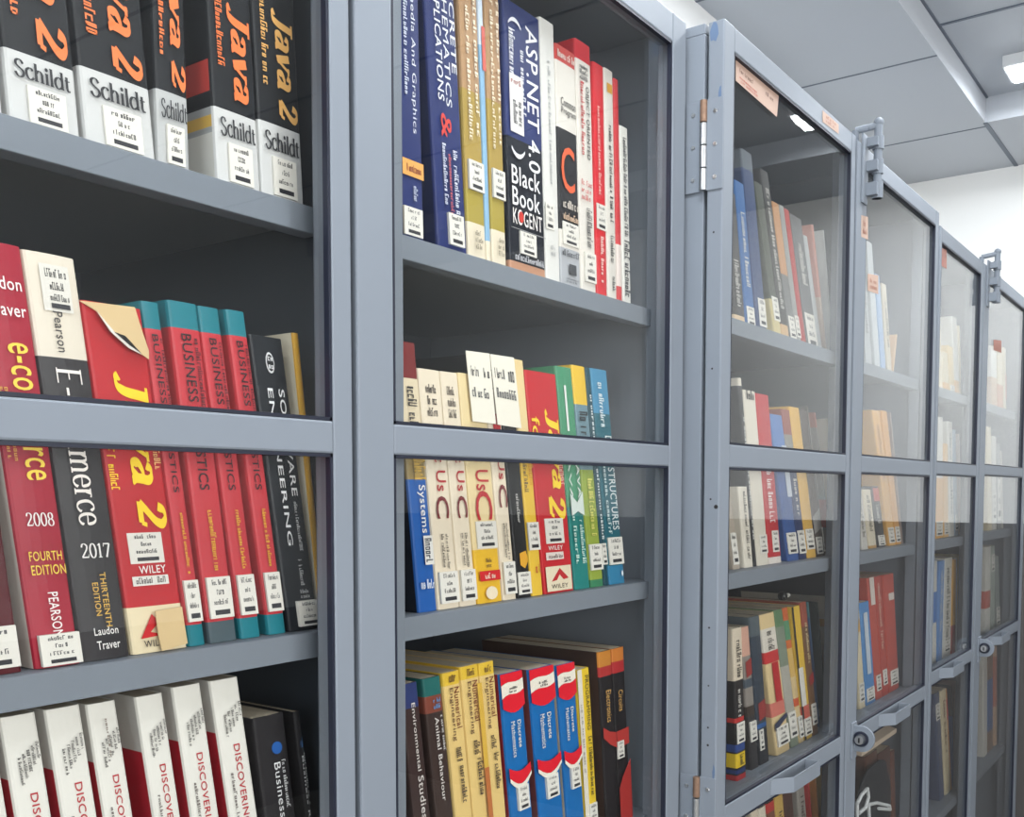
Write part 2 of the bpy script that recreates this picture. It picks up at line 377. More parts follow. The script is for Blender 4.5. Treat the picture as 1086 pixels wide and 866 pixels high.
# ------------------------------------------------------------------ bookcases
def door(parent, x0, x1, Y, zt, zb, sl, sr, tr, bars, th=.02, mt=PAINT, pane_y=.006, name='door'):
    """steel door frame with glass panes; bars = [(z top, z bottom)] of the cross rails, panes between them"""
    m = MB(); bv = .0018
    m.box(x0, Y, zb, x0 + sl, Y + th, zt, mt, bv); m.box(x1 - sr, Y, zb, x1, Y + th, zt, mt, bv)
    xa, xb = x0 + sl - .0005, x1 - sr + .0005
    m.box(xa, Y + .0003, zt - tr, xb, Y + th, zt - .0003, mt, bv); m.box(xa, Y + .0003, zb, xb, Y + th, zb + .05, mt, bv)
    for a, b in bars: m.box(xa, Y + .0003, b, xb, Y + th, a, mt, bv)
    d = m.build(name, parent)
    edges = [zt - tr] + [v for ab in bars for v in ab] + [zb + .05]
    for a, b in zip(edges[0::2], edges[1::2]):
        g = MB(); w = .0025; xa, xb = x0 + sl, x1 - sr
        for bx in ((xa, xa + w, b, a), (xb - w, xb, b, a), (xa, xb, a - w, a), (xa, xb, b, b + w)):
            g.box(bx[0], Y + .0008, bx[2], bx[1], Y + pane_y, bx[3], GASKET)
        g.build('gasket', d)
        p = MB(); p.box(xa, Y + pane_y, b, xb, Y + pane_y + .003, a, GLASS); p.build('glass_pane', d)
    return d
def hinge(parent, x, Y, z, l, front=False):
    m = MB(); m.box(x - .0015, Y - .024, z - l / 2, x + .0001, Y - .003, z + l / 2, PAINT, .0005); m.box(x - .0015, Y + .003, z - l / 2, x + .0001, Y + .024, z + l / 2, PAINT, .0005)
    for k in range(4): m.cyl((x - .003, Y, z - l / 2 + l * k / 4 + .0008), (x - .003, Y, z - l / 2 + l * (k + 1) / 4 - .0008), .0042, RUST if k == 3 else STEEL)
    for s in (-1, 1):
        for k in (-.36, 0, .36): m.cyl((x - .0032, Y + s * .014, z + l * k), (x - .001, Y + s * .014, z + l * k), .003, STEEL, 10, .0018) if False else m.cyl((x - .001, Y + s * .014, z + l * k), (x - .0026, Y + s * .014, z + l * k), .003, STEEL, 10, .002)
    return m.build('hinge', parent)
def pull(parent, x0, x1, Y, z0, z1):
    """bent strip handle: slopes out from the left, runs along, turns back square at the right"""
    m = MB(); d = .021; t = .0016
    o = [(x0, Y), (x0 + .031, Y - d), (x1, Y - d), (x1 - .002, Y)]
    for (ax, ay), (bx, by) in zip(o[:-1], o[1:]):
        dx, dy = bx - ax, by - ay; L = math.hypot(dx, dy); nx, ny = -dy / L * t, dx / L * t
        m.add([(ax, ay, z0), (bx, by, z0), (bx + nx, by + ny, z0), (ax + nx, ay + ny, z0), (ax, ay, z1), (bx, by, z1), (bx + nx, by + ny, z1), (ax + nx, ay + ny, z1)],
              [(0, 3, 2, 1), (4, 5, 6, 7), (0, 1, 5, 4), (1, 2, 6, 5), (2, 3, 7, 6), (3, 0, 4, 7)], PAINT)
    return m.build('handle', parent)
def bolt(parent, x, Y, z):
    """sliding barrel bolt on the meeting stile, its arm bent back over the top edge; z = top of the rod"""
    m = MB(); r = .0065; yc = Y - .016
    m.box(x - .032, Y - .003, z - .128, x - .006, Y + .0002, z - .022, PAINT, .0008)
    m.cyl((x, yc, z - .118), (x, yc, z), r, PAINT)
    for a, b in ((-.118, -.092), (-.080, -.058), (-.042, -.022)): m.cyl((x, yc, z + a), (x, yc, z + b), r + .0022, PAINT); m.box(x - .016, yc - .004, z + a + .003, x - .002, Y, z + b - .003, PAINT, .0008)
    m.tube([(x, yc, z - .004), (x - .006, Y - .002, z - .007), (x - .012, Y + .016, z - .010), (x - .012, Y + .016, z - .034)], .0055, PAINT, 10)
    m.ball((x, yc, z), .0078, PAINT)
    return m.build('bolt', parent)
def lock(parent, x, Y, z):
    """round ended lug standing out from the stile, with the lock stud through it"""
    m = MB(); m.box(x - .012, Y - .003, z - .034, x + .012, Y + .0002, z + .026, PAINT, .0008)
    n = 22; r = .021; yc = Y - .014; ring = [(Y, z + r)] + [(yc - r * math.sin(a), z + r * math.cos(a)) for a in [math.pi * k / n for k in range(n + 1)]] + [(Y, z - r)]
    q = len(ring); m.add([(x - .003, a, b) for a, b in ring] + [(x + .003, a, b) for a, b in ring], [list(range(q)), list(range(q, 2 * q))[::-1]] + [[k, q + k, q + (k + 1) % q, (k + 1) % q] for k in range(q)], PAINT)
    m.cyl((x - .0028, yc, z), (x - .0050, yc, z), .0125, GASKET); m.cyl((x - .0045, yc, z), (x - .014, yc, z), .0085, STEEL, 20, .007)
    m.box(x - .0145, yc - .0012, z - .004, x - .0138, yc + .0012, z + .004, BLACKP)
    return m.build('lock', parent)
def body(root, x0, x1, yf, yb, zt, posts, shelves, lip=.0205, ys=None, mid=None):
    m = MB(); m.box(x0, yf, 0, x0 + .004, yb, zt, PAINT, .001); m.build('side_panel', root)
    m = MB(); m.box(x1 - .004, yf, 0, x1, yb, zt, PAINT, .001); m.build('side_panel', root)
    m = MB(); m.box(x0 + .004, yb - .003, .05, x1 - .004, yb, zt, INNER_SHADED); m.build('back_panel', root)
    m = MB(); m.box(x0, yf, zt, x1, yb, zt + .012, PAINT, .001); m.build('top_panel', root)
    m = MB(); m.box(x0 + .004, yf, 0, x1 - .004, yb - .003, .06, PAINT, .001); m.build('base', root)
    for a, b in posts:
        m = MB(); m.box(a, yf, .06, b, yf + .02, zt, PAINT, .001); m.build('post', root)
    if mid:
        m = MB(); m.box(mid[0], yf + .02, .06, mid[1], yb - .003, zt, INNER_SHADED); m.build('partition', root)
    for a, b, z, ia, ib in shelves:
        m = MB(); yl = ys; yi = yf + .0205
        for p, q_ in ((ia, a), (b, ib)):          # the plate runs on behind the posts
            if q_ - p > .001: m.box(p, yi, z - .0018, q_, yb - .004, z, PAINT)
        m.box(a, yl + .001, z - .0018, b, yb - .004, z, PAINT); m.box(a, yl, z - lip, b, yl + .0014, z - .0001, PAINT, .0005); m.box(a, yl + .0014, z - lip, b, yl + .016, z - lip + .0014, PAINT)
        m.build('shelf', root)
ZA1, ZA2, ZA3, ZA4 = EYE + .2175, EYE - .1105, EYE - .400, EYE - .730
DA, DB = .555, .510
A = empty('bookcase', (0, 0, 0), 'large grey steel bookcase with glass doors, nearest at the left', 'bookcase')
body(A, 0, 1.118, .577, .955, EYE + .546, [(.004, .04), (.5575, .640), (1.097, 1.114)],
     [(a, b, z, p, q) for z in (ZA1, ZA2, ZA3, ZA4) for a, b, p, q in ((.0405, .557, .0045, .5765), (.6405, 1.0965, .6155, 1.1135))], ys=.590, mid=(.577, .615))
door(A, .006, .5575, DA, EYE + .548, .08, .035, .0205, .033, [(EYE + .052, EYE + .0275), (EYE - .36, EYE - .385)], mt=PAINT)
dR = door(A, .5625, 1.1115, DA - .001, EYE + .548, .08, .0405, .034, .033, [(EYE + .0532, EYE + .0285), (EYE - .36 - .2, EYE - .585)], mt=PAINT)

Bz1, Bz2, Bz3, Bz4 = EYE + .2185, EYE - .1065, EYE - .396, EYE - .72
B = empty('bookcase', (1.115, 0, 0), 'middle grey steel bookcase with two glass doors and pull handles', 'bookcase')
def shifted(root, fn, dx):
    before = set(root.children); fn()
    for o in root.children:
        if o not in before: o.location.x -= dx
def worn(d):
    """screw holes and chipped paint on the left edge of the hinged door"""
    x = 1.1212
    for yy, r in ((253, .0012), (393, .0012), (529, .0012), (537, .0026), (665, .0013), (727, .0011), (772, .0012), (791, .0015)):
        z = EYE + (520 - yy) / 1075 * 1.222; y = DB + (.011 if r < .002 else .004)
        m = MB(); m.cyl((x, y, z), (x - .0003, y, z), r, BLACKP, 10); m.build('screw_hole', d)
    ch = mat('chipped_paint', (84, 104, 132), .6)
    for k, (y0, z0, w, h) in enumerate(((DB + .013, EYE + .534, .006, .016), (DB + .005, EYE + .455, .003, .02), (DB + .003, EYE - .34, .002, .012))):
        m = MB(); n = 9; r_ = random.Random(k); m.add([(x - .0003, y0 + w * math.cos(.698 * i) * r_.uniform(.6, 1), z0 + h * math.sin(.698 * i) * r_.uniform(.5, 1)) for i in range(n)], [tuple(range(n))[::-1]], ch); m.build('paint_chip', d)
def mkB():
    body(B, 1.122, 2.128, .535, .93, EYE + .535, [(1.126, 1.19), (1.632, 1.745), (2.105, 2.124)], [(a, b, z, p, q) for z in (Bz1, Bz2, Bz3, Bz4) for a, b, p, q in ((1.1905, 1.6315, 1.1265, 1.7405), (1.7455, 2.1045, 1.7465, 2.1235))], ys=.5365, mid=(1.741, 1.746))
    d = door(B, 1.121, 1.606, DB, EYE + .546, .08, .029, .019, .029, [(EYE + .0558, EYE + .0278), (EYE - .388, EYE - .416)], th=.0205)
    worn(d)
    pull(d, 1.297, 1.432, DB, EYE - .411, EYE - .390)
    hinge(B, 1.1208, .5340, EYE + .405, .105); hinge(B, 1.1208, .5340, EYE - .40, .105)
    d = door(B, 1.614, 2.126, DB, EYE + .543, .08, .052, .023, .029, [(EYE + .0565, EYE + .0290), (EYE - .388, EYE - .416)], th=.023)
    pull(d, 1.79, 1.915, DB, EYE - .411, EYE - .390); bolt(d, 1.665, DB, EYE + .58); lock(d, 1.648, DB, EYE - .402)
shifted(B, mkB, 1.115)
D = empty('bookcase', (2.14, 0, 0), 'farthest grey steel bookcase, lower, beside the white end wall', 'bookcase')
def mkD():
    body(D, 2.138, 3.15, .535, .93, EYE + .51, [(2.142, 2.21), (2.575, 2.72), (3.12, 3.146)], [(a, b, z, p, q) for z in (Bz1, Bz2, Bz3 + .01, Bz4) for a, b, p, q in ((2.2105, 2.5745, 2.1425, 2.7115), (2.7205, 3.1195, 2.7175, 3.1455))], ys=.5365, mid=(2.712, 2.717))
    d = door(D, 2.136, 2.541, DB, EYE + .521, .08, .018, .022, .029, [(EYE + .0575, EYE + .0330), (EYE - .368, EYE - .396)], th=.023)
    pull(d, 2.216, 2.345, DB, EYE - .391, EYE - .370)
    d = door(D, 2.548, 3.148, DB, EYE + .521, .08, .062, .04, .029, [(EYE + .0610, EYE + .0375), (EYE - .362, EYE - .390)], th=.023)
    pull(d, 2.73, 2.87, DB, EYE - .385, EYE - .364); bolt(d, 2.605, DB, EYE + .555); lock(d, 2.592, DB, EYE - .373)
shifted(D, mkD, 2.14)

# ------------------------------------------------------------------ books in the nearest bookcase
BLK, NAVY, WHITE, CREAM, RED, TEAL = (30, 32, 35), (36, 48, 102), (226, 223, 214), (226, 212, 186), (190, 40, 46), (36, 122, 134)
OR, GOLD, SIL = (236, 120, 58), (226, 172, 96), (205, 205, 203)
YL_A = .602
def java(org, v0, v1, two=True, silver=SIL, foot=.80):
    return [('b', foot, 1.0, silver), ('t', 'Java 2' if two else 'Java', .40, .90, v0, v1, org, 'fat'), ('t', (20, 1), .14, .29, v0 - .1, v1 - .08, org),
            ('h', 'Schildt', .10, .88, foot + .022, foot + .072, (36, 36, 40), 'bold'), ('L', .26, .80, foot + .085, .985)]
shelf_row([
 (-62, 4, -98, -290, 'black book on the top left shelf, mostly cut off by the left picture edge', BLK, java(OR, .3, .785)),
 (11, 86, -38, -293, 'thick black book with a wide white foot, first whole one on the top left shelf', BLK, java(OR, .29, .785)),
 (92, 166, 46, -290, 'thick black book left of the slim grey-footed one, top left shelf', BLK, java(OR, .42, .79)),
 (168, 202, 152, -250, 'slim black book with a grey foot on the top left shelf', BLK, java(OR, .40, .79, silver=(184, 185, 184))),
 (231, 277, 205, -235, 'black book with bare left cover showing red and yellow blocks on the top left shelf', BLK, java(OR, .52, .77, two=False), {'lbands': [(.68, .76, (206, 70, 62)), (.80, 1.0, (168, 170, 170)), (.82, .85, (222, 180, 86)), (.865, .985, (216, 214, 206))]}),
 (278, 323, 255, -220, 'black book with golden Java lettering, last on the top left shelf', BLK, java(GOLD, .50, .785)),
], ZA1, YL_A, .01, .574, group='Java reference books on the top left shelf')
BIZ = (196, 58, 66)
def biz(v=0, pale=False):
    return [('b', 0, .075, TEAL), ('b', .935, 1, (80, 94, 100) if pale else TEAL), ('t', 'BUSINESS STATISTICS', .28, .62, .09, .54, (40, 26, 30)), ('t', (22, 1), .70, .86, .10, .36, (70, 26, 32)),
            ('t', (18, 1), .42, .62, .60, .78, (226, 178, 40)), ('L', .08, .92, .80, .925)]
wil = [('t', 'Java 2', .34, .92, .185, .635, (246, 206, 30), 'fat'), ('t', (14, 1), .04, .18, .33, .52, (246, 206, 30)), ('t', (10, 1), .84, .96, .33, .46, (240, 190, 120)),
       ('L', .18, .78, .645, .735), ('h', 'WILEY', .30, .78, .742, .765, (240, 236, 230)), ('r', .16, .80, .772, .80, WHITE), ('h', (9, 1), .22, .74, .776, .794, (90, 80, 80)),
       ('b', .862, 1, (228, 212, 176)), ('p', [(.16, .955), (.40, .885), (.52, .91), (.34, .938), (.60, .95)], (196, 40, 44)), ('h', 'WILEY', .20, .62, .962, .982, (50, 40, 40))]
shelf_row([
 (-42, 24, -112, 262, 'dark maroon book with a white label, cut by the picture edge', (84, 22, 30), [('L', .1, .98, .88, .985)]),
 (38, 86, -32, 252, 'crimson e-commerce 2008 textbook with yellow lettering and white torn edge', (164, 34, 54),
   [('h', 'Laudon', -.02, .86, .075, .105, (236, 230, 226)), ('h', 'Traver', .06, .88, .135, .165, (236, 230, 226)), ('t', 'e-commerce', .38, .80, .225, .545, (238, 206, 70)), ('t', (14, 2), .05, .28, .33, .50, (214, 160, 70)),
    ('h', '2008', .22, .80, .622, .655, (240, 236, 232), 'serif'), ('h', 'FOURTH', .16, .86, .715, .738, (238, 206, 70)), ('h', 'EDITION', .16, .90, .748, .772, (238, 206, 70)), ('t', 'PEARSON', .42, .64, .815, .925, (240, 234, 230)), ('L', .10, .98, .918, .995)], {'hard': True, 'lcol': (226, 216, 204)}),
 (88.5, 138.5, 20, 264, 'dark grey E-commerce 2017 textbook with a cream top band', (54, 52, 54),
   [('b', 0, .245, (224, 214, 196)), ('r', .24, .80, .025, .135, (222, 218, 208)), ('h', (9, 1), .34, .74, .035, .055, (60, 60, 60)), ('h', (5, 1), .40, .66, .066, .084, (60, 60, 60)), ('h', (9, 1), .38, .74, .094, .110, (80, 80, 80)), ('r', .38, .74, .116, .128, (60, 60, 64)),
    ('t', 'Pearson', .38, .56, .135, .232, (60, 54, 52)), ('t', 'E-commerce', .26, .76, .27, .655, (240, 232, 224), 'serif'), ('h', '2017', .24, .84, .70, .738, (238, 234, 230), 'serif'), ('t', 'THIRTEENTH', .54, .66, .775, .915, (222, 176, 72)), ('t', 'EDITION', .36, .48, .80, .885, (222, 176, 72)),
    ('h', 'Laudon', .26, .76, .915, .935, (240, 236, 232)), ('h', 'Traver', .28, .76, .95, .972, (240, 236, 232))], {'hard': True}),
 (141, 199, 85, 318, 'bulky red Java 2 book with torn tan cover flap', (186, 36, 44), wil),
 (201, 218.5, 149, 319, 'narrow red business statistics book squeezed beside the torn Java book', BIZ, biz()),
 (223, 252, 177, 318, 'red business statistics book with teal ends, tallest of the row', BIZ, biz(pale=True)),
 (256.5, 277, 205, 323.5, 'red business statistics book with a chipped teal top, third of its row', BIZ, biz()),
 (285.5, 304, 239, 328, 'red business statistics book standing next to the black software book', BIZ, biz()),
 (307, 339, 264, 354.7, 'black software engineering book with white capitals', (28, 32, 38),
   [('p', [(.50 + .13 * math.cos(.524 * k), .085 + .035 * math.sin(.524 * k)) for k in range(12)], (222, 222, 222)), ('p', [(.50 + .10 * math.cos(.524 * k), .085 + .028 * math.sin(.524 * k)) for k in range(12)], (30, 32, 36)), ('h', (2, 2), .43, .57, .065, .105, (230, 230, 230)), ('t', 'SOFTWARE', .62, .80, .17, .53, (234, 234, 234)), ('t', 'ENGINEERING', .28, .44, .17, .70, (234, 234, 234)), ('t', (18, 1), .62, .72, .55, .72, (200, 200, 200)), ('t', (10, 1), .50, .62, .75, .84, (200, 200, 200)), ('h', (7, 2), .44, .72, .855, .885, (200, 200, 200)), ('L', .30, .97, .895, .985)]),
 (341, 351, 310, 353, 'mustard yellow book leaning at the right end of the middle left shelf', (206, 156, 44), [], {'lcol': (224, 214, 190)}),
], ZA2, YL_A, .01, .5735)
DISC = [('t', 'DISCOVERING', .46, .68, .19, .43, (178, 30, 44)), ('t', (14, 1), .22, .33, .27, .44, (110, 100, 96))] + \
       [('t', (9 - k // 2, 1), .26 + .13 * k, .35 + .13 * k, .100 - .008 * k, .165 - .014 * k, (70, 64, 62)) for k in range(5)]
def dl(s, dty): return {'slope': s, 'dty': dty, 'lcol': (190, 186, 180), 'lbands': [(.15, .98, (164, 26, 42))], 'group': 'white and red discovering books'}
shelf_row([
 (None, -8, -44, 770, 'white and red book on the lowest left shelf, cut by the picture edge', WHITE, DISC, dl(.17, 8)),
 (None, 38, 0, 762, 'white and red DISCOVERING book, first one whole from the left', WHITE, DISC, dl(.165, 7)),
 (None, 85, 48, 753.7, 'white and red DISCOVERING book, second one whole from the left', WHITE, DISC, dl(.165, 7)),
 (None, 122.7, 92, 748, 'narrowest white and red DISCOVERING book, with a pen mark on top', WHITE, DISC + [('t', (8, 1), .44, .5, .04, .14, (120, 100, 90))], dl(.16, 8)),
 (None, 172.5, 143.8, 740, 'white and red DISCOVERING book showing a wide red side cover', WHITE, DISC, dl(.155, 7)),
 (None, 212.6, 183, 729.7, 'white and red DISCOVERING book, second from the right in its row', WHITE, DISC, dl(.15, 6)),
 (None, 252.4, 222.7, 723, 'white and red DISCOVERING book beside the black management books', WHITE, DISC, dl(.15, 8)),
 (None, 301, 268, 763, 'black business book with a round blue emblem', (40, 38, 40), [('p', [(.62 + .17 * math.cos(.524 * k), .115 + .022 * math.sin(.524 * k)) for k in range(12)], (40, 90, 160)), ('t', 'Business M', .46, .66, .165, .42, (220, 220, 220)), ('t', (14, 1), .70, .82, .16, .33, (200, 200, 200))], {'slope': .125, 'dty': 11}),
 (None, 338, 311, 755.6, 'black business book at the right end of the lowest left shelf', (34, 33, 35), [('h', (4, 1), .40, .72, .095, .13, (80, 130, 190)), ('t', 'Business Rese', .36, .60, .16, .46, (220, 220, 220)), ('t', (14, 1), .66, .80, .15, .34, (190, 190, 190))], {'slope': .12, 'dty': 8}),
], ZA3, YL_A, .01, .5735)
# right half of the nearest bookcase
TANB = (178, 142, 104)
def tanb(): return [('b', 0, .46, TANB), ('b', .46, .78, (172, 146, 74)), ('b', .78, .885, (170, 152, 68)), ('b', .885, 1, (226, 214, 190)), ('t', (26, 1), .22, .42, .05, .62, (236, 222, 196)), ('t', (20, 1), .62, .80, .02, .60, (236, 222, 196)), ('L', .10, .92, .685, .78), ('h', (5, 3), .3, .7, .91, .97, (130, 120, 100))]
shelf_row([
 (417.5, 424.5, 412, -60, 'thin dark book with a cream foot beside the centre post, top right shelf', (50, 46, 60), [('b', .74, 1, (214, 200, 178)), ('t', (14, 1), .3, .7, .76, .96, (70, 60, 56))]),
 (427, 450, 417, -75, 'navy multimedia book with a small orange tag on its spine', NAVY, [('t', 'Multimedia And Graphics', .52, .76, .05, .64, (222, 224, 232)), ('t', (22, 1), .22, .40, .10, .52, (200, 206, 222)), ('r', .02, .98, .735, .79, (232, 168, 90)), ('h', (8, 1), .2, .85, .75, .775, (140, 60, 40)), ('t', (6, 1), .48, .66, .82, .87, (200, 206, 222)), ('L', .02, .86, .895, .99)]),
 (464.5, 496, 446, -72, 'wide navy mathematics book with white capitals and a red ampersand', NAVY, [('t', 'DISCRETE', .76, .93, .05, .40, (226, 228, 234)), ('t', 'MATHEMATICS', .51, .69, .02, .52, (226, 228, 234)), ('t', 'APPLICATIONS', .24, .44, .12, .51, (226, 228, 234)), ('t', '&', .28, .62, .55, .63, (210, 60, 50)), ('t', (15, 1), .62, .76, .66, .87, (210, 214, 226)), ('t', (15, 1), .26, .38, .65, .85, (210, 214, 226)), ('t', (16, 1), .44, .54, .68, .88, (190, 90, 90)), ('L', .34, .84, .875, .98)], {'lcol': (34, 44, 84)}),
 (497, 516, 484, -66, 'brown and gold book with a cream foot, left of the blue sliver', TANB, tanb()),
 (516.3, 521.3, 505, -55, 'thin pale blue and red book wedged between the two gold ones', (140, 180, 210), [('b', .08, .3, (206, 220, 236)), ('r', .3, 1, .24, .38, (206, 96, 84)), ('b', .93, 1, (226, 214, 190))]),
 (522.3, 537.5, 512, -50, 'brown and gold book with a cream foot, right of the blue sliver', TANB, tanb()),
 (541, 579, 532.5, -4, 'thick navy and black ASP.NET 4.0 Black Book', (24, 28, 38), [('b', 0, .50, (40, 52, 104)), ('t', 'ASP.NET 4.0', .58, .90, .055, .60, (240, 240, 242)), ('t', (12, 1), .42, .54, .16, .40, (230, 230, 236)), ('t', (12, 1), .12, .28, .10, .31, (230, 230, 236)), ('r', .10, .46, .265, .48, (230, 226, 222)), ('h', (4, 1), .14, .4, .28, .30, (150, 60, 50)), ('t', (6, 2), .18, .40, .36, .45, (60, 60, 66)), ('t', '(', .10, .44, .055, .09, (230, 230, 236)), ('t', ')', .10, .46, .535, .575, (230, 230, 236)),
    ('h', 'Black', .08, .86, .605, .675, (242, 242, 242)), ('h', 'Book', .08, .84, .685, .755, (242, 242, 242)), ('h', 'KOGENT', .08, .88, .765, .825, (236, 230, 226)), ('p', [(.30 + .07 * math.cos(.524 * k), .793 + .022 * math.sin(.524 * k)) for k in range(12)], (206, 60, 50)), ('r', .02, .98, .84, .843, (150, 150, 150)), ('L', .26, .70, .845, .93), ('h', (14, 1), .1, .9, .935, .96, (200, 200, 204)), ('b', .965, 1, (190, 140, 110))]),
 (579.5, 594.5, 568, 14.7, 'plain white book right of the ASP.NET book', (222, 220, 214), [('t', (30, 1), .42, .6, .15, .62, (176, 176, 176)), ('L', .02, .60, .70, .80), ('h', (5, 2), .3, .6, .86, .9, (160, 160, 160))]),
 (595, 616, 586.6, 44, 'white and black book with a big orange letter C', (224, 218, 208), [('b', 0, .065, (196, 66, 60)), ('h', (8, 1), .1, .9, .02, .05, (236, 220, 210)), ('b', .34, .765, (42, 42, 44)), ('h', 'Common', .20, .92, .21, .245, (60, 56, 54)), ('h', 'Program', .20, .92, .25, .285, (60, 56, 54)), ('h', 'C', .12, .78, .41, .60, (226, 96, 52)), ('h', (8, 1), .16, .9, .635, .67, (224, 214, 200)), ('h', (8, 1), .16, .9, .69, .72, (224, 190, 160)), ('L', .12, .90, .73, .825), ('b', .84, 1, (176, 178, 182)), ('h', (8, 1), .05, .9, .85, .875, (70, 70, 74)), ('r', .36, .72, .905, .95, (70, 72, 76)), ('h', (7, 2), .2, .8, .965, .985, (90, 92, 96))]),
 (616.7, 632.6, 609.5, 40, 'white book with a red top band, tall among the top right shelf', (226, 220, 210), [('b', 0, .075, (206, 44, 54)), ('h', (5, 3), .2, .72, .09, .15, (60, 60, 60)), ('t', 'OBJECT ORIENTED', .50, .76, .17, .46, (44, 40, 40)), ('t', (16, 1), .20, .42, .16, .45, (190, 50, 50)), ('h', (6, 3), .1, .8, .55, .63, (206, 96, 90)), ('t', (16, 1), .38, .7, .66, .82, (50, 50, 50)), ('L', .18, .9, .84, .96)]),
 (633.3, 644.4, 628.6, 64.8, 'red book with a white mid label near the right end, top shelf', (212, 42, 50), [('t', (24, 1), .3, .55, .18, .56, (240, 190, 180)), ('L', .05, .95, .60, .71), ('t', (12, 1), .34, .62, .74, .94, (244, 220, 210))]),
 (645, 654.6, 638, 69.7, 'cream book with a yellow mark at its rounded top', (222, 216, 206), [('r', .25, .8, .06, .10, (216, 160, 60)), ('t', (30, 1), .34, .66, .24, .66, (60, 58, 58)), ('t', (9, 1), .3, .66, .72, .84, (90, 88, 86)), ('t', (5, 1), .4, .7, .90, .96, (80, 80, 80))]),
 (655, 660.5, 648.8, 81.5, 'thin red and white book, second from the right end on the top shelf', (204, 62, 66), [('b', .74, .93, (226, 212, 204))]),
 (661, 669.6, 656, 132, 'white book with dark lettering at the right end of the top shelf', (222, 220, 212), [('t', (34, 1), .3, .7, .06, .62, (80, 80, 84)), ('t', (14, 1), .2, .8, .64, .96, (60, 60, 66))]),
], EYE + .2195, .602, .643, 1.095)
LUC = (232, 218, 194)
def lus(col=(176, 34, 44)): return [('h', (6, 3), .25, .7, .06, .19, (70, 60, 56)), ('r', .28, .8, .235, .30, (186, 40, 46)), ('t', 'Let Us', .36, .80, .27, .50, col), ('t', 'C', .24, .82, .52, .615, (120, 30, 38)), ('t', (16, 1), .54, .66, .68, .83, (50, 46, 46)), ('t', (13, 1), .32, .44, .68, .82, (50, 46, 46)), ('L', .08, .94, .84, .975)]
YLW = (228, 178, 62)
